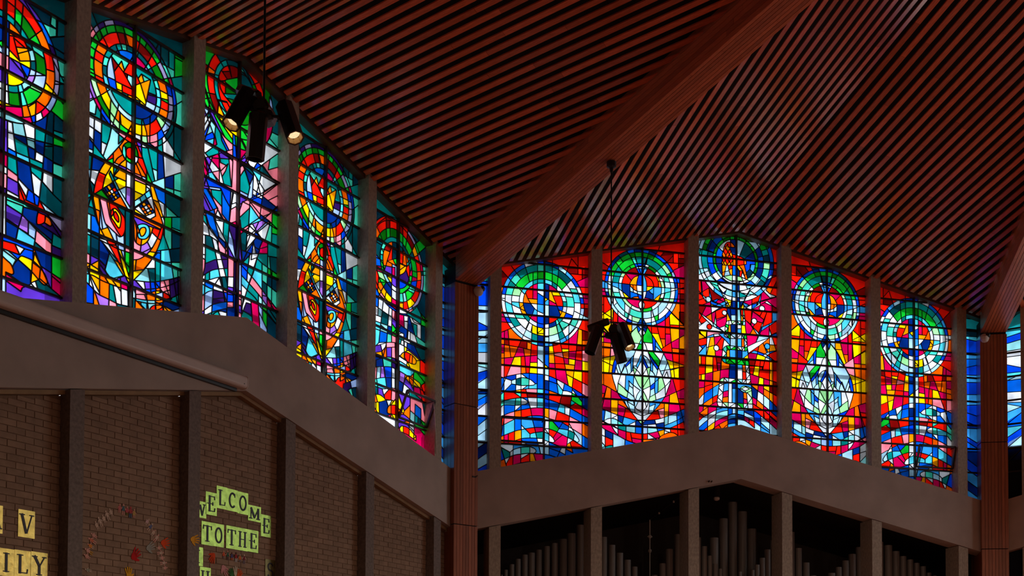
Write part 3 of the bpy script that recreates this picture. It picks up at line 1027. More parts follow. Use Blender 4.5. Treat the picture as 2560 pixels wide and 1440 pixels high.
L 157 7296 270 7339 431 7404
L -133 7285 -128 7098
L 148 7268 129 7098
L -272 7275 -207 7111
L -254 7267 -142 7213
L 261 7276 214 7121
L 148 7215 261 7267
L -216 7110 -11 7044
L 8 7036 223 7122
L -95 6958 92 6966
L -675 7097 -697 6901
L -569 7060 -568 6839
L -444 7024 -439 6635
L -559 6955 -448 7019
L -332 6996 -356 6888
L -291 6844 -290 6591
L -244 6860 -86 6946
L -114 6922 -118 6726
L 26 6878 270 6911 412 6947
L 247 6981 299 6788
L 111 6883 111 6563
L 426 7279 426 6653
L 511 7267 497 6935
L 658 7142 686 6732
L 431 6895 553 6947 686 7010 820 7099
L 535 6857 563 6662
L 308 7154 350 7014
L 251 7142 421 7207
L -300 7149 -332 6996
L -439 7219 -254 7143
L -439 7290 -448 7024
L -569 7467 -573 7060
L -648 7514 -698 7290
L -606 7632 -648 7505
L -745 7551 -643 7514 -421 7406
L -707 7271 -735 7128
L 440 7405 648 7509 820 7593
L 525 7447 520 7267
L 592 7720 658 7501 734 7201
L 686 7391 820 7396
L -726 7385 -671 7389
L -679 6753 -674 6409
L -531 6674 -531 6427
L -531 6603 -438 6494 -355 6464
L -309 6599 -313 6475
L -207 6721 -169 6537
L -179 6634 -11 6618 214 6631
L 120 6732 308 6619 346 6684
L 111 6625 299 6663
L 431 6805 553 6768
L 303 6788 346 6684
L -743 6652 -531 6577
S -60 9537 -144 9495 -209 9408 -223 9362 -181 9304 -106 9261 2 9253 110 9277 194 9330 225 9377 194 9464 138 9513 81 9536
S -46 9567 -83 9456 -95 9356 -78 9206 -31 9080
S 39 9566 81 9454 93 9356 81 9220 30 9081
S -692 9374 -572 9316 -451 9279 -368 9229 -293 9177 -209 9109
S 697 9362 554 9309 374 9247 298 9195 213 9111
S -214 9111 -144 9146 -64 9161
S 67 9149 138 9140 223 9117
S 138 9279 176 9243 218 9228
S -17 9086 -55 9038 -50 8985 -26 8933 -8 8904 30 8938 49 8994 49 9047 20 9085
S -26 8772 -40 8735 -87 8651 -68 8537 -31 8486 -1 8417
S 30 8777 44 8743 101 8631 68 8521 35 8474 11 8391
S -7 8595 -59 8519
S 21 8598 58 8538
S 110 8623 223 8462 364 8259 412 8182 478 8053 535 7905 563 7736
S -106 8605 -208 8498 -292 8366 -403 8180 -478 8049 -524 7939 -547 7822 -556 7724
S -7 8408 -49 8315 -105 8203
S 11 8391 72 8307 110 8194
S -115 8185 -152 8075 -161 7914
S -114 7864 -49 7807 -7 7739
S 16 8124 82 8093 138 8035 167 7957
S 162 7863 223 7818 265 7741
S -537 7673 -523 7620 -491 7534 -454 7431 -347 7279 -179 7077 -6 6884
S 554 7771 535 7662 487 7534 449 7432 346 7273 204 7112 3 6885
S -486 7650 -440 7591 -310 7494 -151 7372
S -245 7659 -235 7571 -254 7445 -277 7337
S -254 7658 -161 7576 -21 7488
S -152 7648 -161 7487 -142 7364 -114 7295
S -105 7669 -58 7583 -2 7516
S -21 7497 -86 7403 -119 7286
S 17 7500 73 7406 125 7294
S 148 7688 162 7555 157 7421 125 7294
S 535 7698 459 7612 317 7486 157 7385
S 17 7366 64 7289 82 7228
S -25 7363 -67 7280 -95 7225
S -151 7274 -114 7170 -6 7107
S 129 7285 92 7202 3 7107
S -328 7298 -291 7212 -254 7152 -198 7094
S -744 7119 -679 7097 -569 7060 -448 7024 -291 6990 -104 6953 -6 6951 92 6964 270 6991 412 7036 610 7121 820 7225
S -739 6899 -660 6860 -568 6830 -430 6777 -290 6742 -142 6725 8 6718 176 6745 365 6801 535 6857 686 6929 819 7000
S -743 6793 -679 6753 -568 6707 -429 6654 -309 6599 -169 6555 -29 6528
S -697 6901 -642 6940 -568 6958 -495 6950 -430 6919 -346 6871 -291 6844
S -697 6893 -633 6861 -550 6840 -430 6777
S -559 6822 -503 6737 -429 6662
S 299 6619 355 6694 459 6754 553 6777 629 6764 686 6723
S -743 6528 -678 6462 -669 6454
S -669 6454 -568 6482 -438 6468
P r -628 9832 r -452 9885 d -674 9676 r -711 9459 m -711 9184 r -645 8959 y -608 8802 r 90 10038 d 241 10044 r 402 10069 d 507 10071 r 640 10093 d 745 10077 r 326 9972 d 488 9934 d 545 9867 r 649 9904 r 745 9959 d 745 9841 r 611 9765 m 687 9655 d 773 9663 r 745 9462 r 754 9327 m 706 9196 d 783 9194 o 659 8967 r 744 9010 d 754 8903 n -499 9818 n -396 9891 T -322 9934 b -219 9971 n -97 9983 b 72 9982 n 204 9968 B 308 9925 n 402 9880 b 516 9756 f 602 9620 B 640 9524 n 649 9426 b 659 9291 B 649 9146 f 592 9033 B 525 8928 n -573 9695 B -628 9609 b -646 9527 B -660 9428 l -674 9303 f -664 9223 n -660 9153 s -609 9033 B -488 8866 g -322 9862 G -191 9911 g -79 9931 g 62 9936 G 185 9913 g 326 9837 e 459 9723 g 545 9596 w 573 9509 s 592 9420 w 597 9250 e 573 9148 w 507 9043 w 450 8912 g -443 9779 g -508 9683 g -572 9606 g -582 9516 w -600 9434 w -600 9292 e -590 9177 w -562 9055 w -497 9016 s -460 8966 T -303 9784 q -163 9824 t -60 9835 T 43 9836 t 241 9792 q 383 9671 w 450 9587 q 478 9509 s 488 9420 c 488 9330 q 497 9231 s 469 9139 s 393 9033 c 374 8915 t -433 9610 t -470 9509 t -470 9420 l -461 9322 s -488 9249 q -479 9151 c -423 9014 w -274 8920 q -143 8860 s 91 8863 s 260 8914 g -284 9643 g -191 9705 e -368 9518 w -405 9426 w -386 9169 e -256 9029 w -115 8943 G 213 9682 w 308 9601 w 374 9499 e 393 9420 w 402 9223 G 364 9138 w 279 9032 g 110 8945 B -125 9721 B -50 9746 s -41 9693 n 44 9737 w 105 9743 l 81 9651 B -69 9619 b -32 9604 l 30 9610 r -219 9640 d -181 9590 m -200 9517 r -303 9453 d 185 9643 r 128 9593 r 270 9417 y 308 9502 o 336 9424 r 157 9461 o 213 9484 a -134 9451 B -50 9459 l 44 9432 o -162 9332 r 119 9457 y 157 9326 w -50 9325 w 44 9253 s -41 9227 s 44 9190 B -41 9147 n -312 9274 s -195 9294 w -125 9246 b -153 9181 l 308 9313 n 157 9209 l 194 9276 l 270 9238 y -293 9142 a 289 9168 o -125 9121 m 138 9127 m -162 9037 r 157 9048 w -3 9016 w 621 9351 s -628 9360 s 459 9345 r -636 8666 y -617 8757 r -497 8758 m -376 8724 o -274 8662 a -236 8612 r -199 8535 y -626 8481 o -682 8609 B -237 8710 s -124 8675 b -50 8681 l 138 8679 e -115 8747 w -227 8773 q -283 8804 w -348 8745 w 119 8740 w 223 8776 g 289 8818 w 374 8843 s 242 8715 b 374 8780 B 506 8881 b -50 8601 n 44 8600 w -40 8539 w 35 8509 e -143 8486 c -68 8394 g 110 8435 w -96 8275 g -40 8262 w 44 8269 w 138 8277 B 232 8338 l 289 8342 s 308 8254 m 364 8707 r 251 8626 r 213 8569 r 393 8548 y 270 8448 o 393 8351 r 478 8708 y 611 8782 a 649 8894 r 601 8665 a 630 8622 o 611 8512 m 497 8431 r 487 8287 m 639 8371 m 763 8579 a 744 8433 o 649 8246 d 763 8237 r 649 8093 y 535 8021 a 658 7977 y 668 7843 y 582 7818 d 763 7895 r 763 7769 d 754 8813 o 754 8732 m 506 8127 m -635 8347 o -644 8249 o -653 8124 k -552 8132 y -644 7992 y -561 8016 y -653 7841 a -570 7812 s -208 8106 w -87 8062 l -49 8065 w -30 7942 w 35 7867 B 54 8038 s 110 8006 w 91 8139 g 251 8062 w 317 8130 s 412 8074 s 440 7897 l 497 7920 w 459 7800 B 223 8042 l 185 7941 s 251 7883 w 298 7824 s 204 7799 e 129 7865 w 63 7797 w -58 7788 e -105 7803 s -115 7891 w -208 7786 s -236 7882 B -254 7960 l -180 8002 e -375 7898 s -319 7840 l -431 7840 w -477 7792 B -524 7842 r -251 8626 y -270 8448 o -393 8351 r -478 8708 m -497 8431 B -232 8338 l -289 8342 s -308 8254 w -138 8277 y -611 8782 a -630 8622 o -671 7574 m -708 7466 m -551 7548 o -624 7401 m -495 7383 r -726 7349 m -652 7204 a -504 7179 o -374 7241 m -374 7126 r -235 7056 r 223 7069 k 374 7105 a 459 7174 m 620 7211 o 355 7220 m 440 7333 a 592 7389 m 554 7556 r 649 7599 d 763 7625 m 734 7461 r 743 7336 r 782 7231 b -707 7024 s -633 7020 w -513 7028 w -476 6987 n -393 6957 l -244 6958 c -235 6896 w -642 6896 h -513 6905 q -383 6869 w -170 6874 n -76 6906 n 158 6939 w 327 6968 h 459 6995 s 582 7048 b 724 7111 b 743 7031 l 553 6912 n 346 6898 w 186 6870 f 64 6862 f 55 6782 h 186 6799 h -207 6774 t -355 6782 b -67 6774 r 610 6862 r 743 6924 m -633 6791 w -485 6756 o -522 6701 k -660 6851 w -706 6707 n -605 6669 w -706 6566 r -605 6537 s -420 6601 m -365 6675 r -253 6647 r -104 6683 m -85 6577 b -244 6532 w -494 6517 t -605 6440 h -706 6469 r 55 6684 o 55 6586 w 158 6681 m 252 6705 a 374 6748 w 478 6782 t 383 6686 h 487 6711 t 610 6736 s 176 6611 r 610 6808 r 734 6789 b 743 6745 b 355 6827 w -477 7535 w -366 7579 l -277 7523 s -208 7590 s -207 7501 e -347 7465 s -207 7377 w -77 7511 e -58 7619 e 92 7568 w 101 7452 B 204 7576 l 270 7581 s 195 7468 w 346 7479 e 364 7614 w 487 7596 e 204 7353 B -300 7335 l 346 7345 s -49 7388 s 64 7396 w -86 7448 w -30 7247 w 26 7251 s -86 7261 l -310 7246 s -198 7182 e -77 7155 w 73 7156 s 195 7183 l 280 7251 w -105 7047 w 111 7070 e -58 6943 w 54 6942 w 129 7009""",'b3':"""O 0 9985 443
O 0 9985 388
O 0 9985 550
O 5 9985 670
O 10 9985 742
O -531 9232 50
O -220 9015 45
O -513 8735 48
O -377 8360 52
O 517 9155 54
O 363 8912 52
O 618 8472 53
L -62 9893 -71 9152
L 71 9613 73 9165
L -63 9618 135 9623
L 111 9699 174 9563
L 66 9612 61 9557
L 8 9890 8 9717
L -152 10295 -152 10218
L -123 10216 -69 10103 -50 10022 -55 9893
L -265 9882 -55 9893 28 9897 209 9938
L 72 10066 48 10004
L 165 9988 165 9933
L -215 10234 -167 10157 -70 10011
L -245 10149 -138 9977 -80 9900
L -260 10065 -167 9901
L -265 9983 -216 9896
L -147 10287 -225 10151 -264 10083
L -118 10189 -196 10053 -265 9955
L -99 10127 -167 10020 -255 9892
L -70 10057 -128 9950 -167 9892
L -55 9985 -109 9897
L -265 9882 -260 9664
L -182 9881 -212 9750 -226 9676
L -153 9884 -124 9768 -100 9706
L -260 9741 -207 9774
L -138 9808 -60 9838
L -202 9765 -129 9790
L 8 9895 77 9801 72 9713
L 77 9810 136 9811 111 9703
L 72 9897 136 9811
L 170 9925 233 9678
L 131 9792 184 9697
L 184 9743 214 9768
L -618 10307 -671 10143
L -623 10252 -536 10220
L -473 10336 -536 10220 -565 10135
L -468 10327 -361 10219 -245 10122
L -274 10384 -225 10297
L -108 10410 -98 10283
L -20 10419 -20 10373
L 68 10419 63 10272
L 216 10388 166 10300 67 10061
L 314 10361 206 10359
L 196 10349 216 10397
L 467 10345 482 10305 363 10201 185 10045
L 324 10280 284 10266
L 541 10228 650 10276
L 560 10128 451 10090
L 620 10300 650 10276 679 10159
L -555 10127 -429 10094
L -671 10133 -429 10085
L -662 10012 -381 10026
L -556 9890 -372 9899 -265 9910
L -434 10075 -381 10081
L -425 9889 -381 9889
L -643 9782 -546 9800
L -700 9776 -643 9782
L -619 9711 -517 9753
L -681 9678 -619 9711 -556 9617
L -623 9584 -488 9669 -333 9775
L -546 9809 -488 9669 -382 9570
L -382 9575 -265 9654
L -382 9752 -333 9766
L 392 10176 323 10178
L 392 10047 451 10044
L 411 9893 679 9891 758 9889
L 288 9945 392 9955
L 273 9861 362 9787
L 303 9956 283 9862 204 9781
L 352 9786 401 9745 500 9681
L 233 9683 322 9728
L 539 9749 628 9702 708 9737
L 490 9689 579 9633
L 638 9731 678 9780 738 9786
L 302 9644 400 9570
L 381 9789 352 9795
L 401 9579 490 9680
L 549 9566 638 9694
L 509 9525 579 9614
L 283 9936 283 9862
L 590 10002 679 10002
L -488 9460 -537 9410
L -421 9466 -421 9366
L -353 9536 -324 9448 -246 9319 -179 9142
L -488 9533 -324 9485
L -324 9521 -227 9466 -100 9432 76 9439
L -304 9441 -246 9373 -178 9434
L -178 9443 -217 9339
L -61 9418 66 9420
L 86 9431 292 9505
L 204 9543 233 9481
L 351 9520 292 9478 223 9370 105 9168
L 272 9476 164 9292
L 95 9414 213 9369
L 125 9407 400 9387
L 302 9451 400 9396
L 499 9515 558 9465
L -227 9329 -169 9262
L 76 9302 183 9303
L -227 9339 -290 9260
L -662 9535 -643 9337
L -672 9489 -662 9317
L -701 9323 -604 9386 -488 9460
L -701 9318 -518 9239 -266 9144
L -518 9421 -508 9249 -445 9191
L -518 9421 -455 9209
L -701 9205 -595 9255
L -363 9217 -266 9308
L -662 9299 -605 9222
L -498 9232 -479 9116
L -412 9122 -169 9244
L 618 9535 598 9497 677 9439
L 717 9517 677 9439 806 9405
L 518 9287 806 9405
L 558 9465 677 9366 806 9396
L 479 9385 419 9196
L 499 9396 478 9201
L 321 9306 316 9186
L 232 9179 806 9396
L 617 9305 736 9224
L 808 9913 768 9909
L -71 9335 -106 9103 -87 8877
L -3 9341 -6 8027
L 71 9347 85 9120 109 8821
L -227 9293 -169 9143 -91 9105
L -178 9243 -91 9095
L -701 9096 -363 9253 -169 9198
L -460 9199 -266 9144 -130 9165
L -489 9151 -324 9111
L -324 9102 -120 9211
L -217 9175 -179 9115
L 105 9131 203 9332
L 144 9208 203 9131 311 9103
L 232 9206 154 9236
L 301 9112 203 9140 370 9255 806 9396
L 301 9103 617 9305
L 607 9258 736 9214
L 419 9260 409 9185
L 311 9122 419 9205 469 9255
L -701 8969 -615 8886 -451 8755 -354 8718 -228 8665
L -701 8978 -557 8891 -412 8795 -228 8665
L -557 8927 -402 9023 -276 9088
L -566 8926 -392 9042
L -615 9022 -653 8946
L -479 9107 -460 8845 -431 8757
L -392 8987 -373 8743
L -388 8978 -422 8794
L -393 8878 -189 8959
L -373 8852 -189 8950
L -701 8734 -576 8835
L -701 8761 -596 8815
L -701 8815 -653 8765
L -702 8643 -692 8626
L -325 8729 -218 8775
L -228 8646 -422 8703
L -169 9098 -179 8887
L -169 9025 -91 8877
L -91 8986 -3 8994
L 100 9112 104 8893
L 143 9043 143 8897
L 163 9118 187 8882
L 109 9003 182 8927
L 143 9006 183 8973 143 8924
L 187 8919 280 8854
L -135 8873 -135 8791 -155 8653
L -194 8813 -150 8799
L -204 8776 -155 8734 -209 8666
L -91 8877 -72 8824 -4 8884
L 21 8886 84 8828 104 8893
L 104 8893 114 8830 143 8878
L 143 8897 138 8823
L 182 8827 206 8646
L 109 8821 108 8656
L 20 8745 99 8751
L -101 8812 -92 8653
L -150 8626 -160 8561
L -228 8628 -131 8627 -4 8647 211 8637
L -102 8630 -102 8557
L -150 8571 -102 8630 -4 8565
L 15 8566 103 8647
L 113 8638 113 8565
L 123 8639 162 8569
L 162 8633 162 8569 171 8424
L 211 8637 230 8374
L 172 8561 221 8492 171 8433
L 113 8565 113 8419
L -107 8556 -107 8411
L -180 8405 -170 8342 -122 8346 -180 8396
L -112 8419 -102 8357 -5 8428
L 20 8421 103 8355
L 113 8419 122 8356 166 8424
L 171 8424 171 8351
L -248 8340 -185 8277 -258 8199
L -180 8341 -180 8196
L -122 8337 -117 8201
L 122 8356 122 8210
L 230 8374 249 8211
L 141 8212 240 8293
L -190 8177 -190 8095 -122 8173 -15 8099
L 14 8102 112 8182
L 122 8183 180 8096
L 181 8178 190 8042
L -117 8092 -122 8018
L 122 8101 131 8038
L -345 8628 -228 8537 -112 8429
L -228 8646 -112 8538 -107 8420
L -432 8620 -422 8558 -306 8585
L -702 8489 -422 8612 -228 8637
L -702 8498 -316 8585
L -702 8616 -567 8519 -567 8537
L -702 8598 -577 8536 -567 8618
L -557 8637 -572 8210
L -495 8543 -567 8211
L -422 8558 -394 8197
L -702 8372 -606 8398 -567 8419
L -702 8254 -567 8410
L -702 8263 -654 8321
L -702 8381 -654 8340
L -558 8356 -461 8391
L -277 8561 -374 8426
L -228 8528 -268 8334
L -374 8335 -258 8335
L 230 8438 417 8535 655 8628
L 240 8311 466 8475 645 8618
L 249 8293 220 8446
L 280 8854 437 8647 398 8534
L 271 8853 497 8661
L 339 8776 270 8651
L 427 8646 517 8874 587 9036
L 398 8534 497 8744 587 9027
L 497 8817 546 8830 805 8963
L 536 8765 805 8953
L 660 8895 655 8619
L 665 8794 704 8678
L 665 8666 804 8732
L 595 8633 804 8742
L 311 9094 300 8837
L 320 9031 290 8854
L 311 9103 547 8959
L 340 9088 507 8983
L 360 9071 419 9040
L 320 8939 379 8935
L 448 8960 498 9056
L 458 8905 547 8885
L 379 8862 320 8784
L 716 9204 716 9102
L 716 9084 715 8946
L 299 8334 358 8375 427 8362 594 8321 762 8214
L 308 8325 417 8316 535 8288 762 8210
L 536 8518 614 8340
L 555 8482 644 8352
L 457 8474 417 8307 357 8055
L 665 8620 663 8078
L 734 8506 803 8507
L 584 8274 534 8069
L -673 8175 -669 8040
L -582 8219 -587 7983
L -442 8175 -447 7994
L -702 8033 -447 8035
L -389 8207 -355 8001
L -277 8179 -287 8006
L -374 8090 -278 8093
L 259 8098 465 8091 534 8096
L 485 8211 465 8063
L -122 8091 -137 7836
L -5 8100 -8 6937
L 127 8110 131 7828
L 131 7974 195 7965
L 19 8016 126 8019
L 185 8115 204 7834
L 259 8121 287 7822 302 7731
L 259 8084 200 7979 278 7939 204 7834
L -230 7829 -240 7719
L -220 7820 -142 7744 -137 7836
L -138 7745 -11 7818
L 14 7829 121 7755 131 7828
L 140 7756 199 7829 204 7752
L 268 7784 228 7744 278 7757
L -337 7658 -240 7719
L -332 7640 -250 7560 -356 7475
L -235 7720 -264 7391
L -351 7467 -269 7400
L -264 7382 -269 7300
L -260 7383 -158 7299
L -148 7390 -153 7290
L -138 7300 -17 7381
L 17 7384 120 7304
L 144 7392 154 7302
L 164 7303 228 7389 237 7298
L -142 7726 -148 7390
L -74 7731 -75 7395
L -245 7578 -148 7608
L -250 7474 -148 7499
L -75 7650 82 7661
L 18 7665 81 7656
L 106 7653 189 7700 267 7665 179 7622 106 7653
L 189 7710 184 7695
L 184 7623 184 7595
L 302 7731 330 7369
L 145 7602 149 7393
L 208 7597 228 7389
L 228 7589 311 7504 232 7398
L 149 7484 218 7470
L 311 7531 424 7475
L -616 7511 -631 7303
L -448 7704 -453 7351
L -442 8067 -448 7686
L -587 8037 -602 7738 -616 7511
L -702 8019 -447 8030
L -669 7868 -669 7751
L -702 7852 -606 7873 -288 7970 -132 8009
L -292 8078 -312 7796
L -370 8072 -355 7955
L -607 7647 -443 7704
L -669 7616 -669 7480
L -703 7613 -616 7629
L 269 8085 465 8091 465 8027
L 367 8083 337 7935
L 465 8091 445 7888
L 465 8027 801 8034
L 288 7940 544 7877 801 7823
L 544 7877 542 7210
L 455 7889 435 7741
L 663 8152 660 7345
L 722 8156 730 7350
L 435 7723 414 7475
L 543 7694 661 7638 800 7575
L 425 7640 404 7401
L 475 8082 524 8086 514 8030
L -540 7291 -550 6839
L -376 7266 -425 6865
L -153 7290 -159 6927
L 159 7302 163 7002
L 345 7306 364 6952
L 487 7188 482 6914
L 660 7300 664 6870
L 256 7109 256 6972
L -70 7278 -71 7196
L -631 7249 -636 7212
L -694 7163 -559 7272
L -694 7154 -617 7101
L -328 6971 -289 6910
L 561 7284 798 7108
L 670 7181 798 7098
L 542 7292 551 7201
S -260 9664 -168 9695 -70 9714 28 9709 125 9691 273 9641
S -265 9654 -178 9598 -71 9563 8 9561 125 9577 223 9609 312 9658
S -265 9882 -265 10010 -255 10102 -215 10243 -167 10303 -108 10314 -59 10291 -20 10245 -30 10225 -89 10224 -152 10218
S -79 10097 28 10085 136 10050 205 9997 209 9933
S 67 9896 136 9820 184 9688
S -209 8648 -209 8739 -189 8832 -150 8876 -72 8883 26 8887 182 8891
S -140 8790 -92 8813 26 8823 172 8821 187 8864
S -223 8629 -219 8593 -151 8562 -73 8559 103 8569 201 8573
S -268 8189 -268 8243 -248 8354 -190 8413 -112 8424 25 8421 171 8424 230 8429
S -180 8332 -112 8351 24 8358 122 8352 201 8353 230 8392
S -273 8179 -248 8127 -181 8096 -113 8092 24 8093 200 8093 259 8084
S -268 8180 -171 8178 5 8183 181 8178 249 8165 259 8048
S 525 8288 584 8338 684 8383 803 8406
S 594 8266 644 8324 723 8367 803 8401
S -366 7384 -346 7530 -322 7713 -298 7797 -230 7833 -133 7831 23 7829 199 7829 283 7835
S -327 7731 -249 7719 -133 7741 121 7750 228 7744 287 7812
S -366 7384 -269 7386 -153 7390 130 7391 321 7395
S -366 7375 -347 7322 -308 7298 -153 7290 120 7300 286 7297 330 7332 331 7396
S 72 7651 130 7701 199 7710 268 7692 312 7650 248 7609 189 7591 120 7609 72 7646
S -703 7424 -626 7511 -452 7631 -322 7713
S -703 7289 -626 7339 -453 7460 -346 7521
S 302 7731 434 7640 543 7575 661 7492 799 7373
S 311 7531 414 7475 542 7383 660 7300 799 7190
S -520 7301 -443 7352 -356 7403
S 326 7405 443 7340 542 7292
S -694 7037 -627 7096 -530 7156 -386 7238 -269 7282
S -694 6920 -607 6998 -405 7156 -270 7219 -153 7249
S -694 6794 -608 6872 -415 7019 -270 7101 -153 7154 -7 7191 158 7166 354 7079 482 6996 659 6897
S -153 7163 -75 7187 -7 7196 159 7175
S 22 7266 159 7266 355 7270 492 7188 660 7071 798 6961
S -694 6785 -463 6881 -231 6914 -154 6955
S -483 6853 -425 6910 -309 6990 -153 7073 -8 7114 158 7084 256 7036 373 6952
S -260 6903 -154 6991 -8 7023 119 6995
S 159 7239 266 7200 354 7161
S 482 7069 570 7001 659 6934
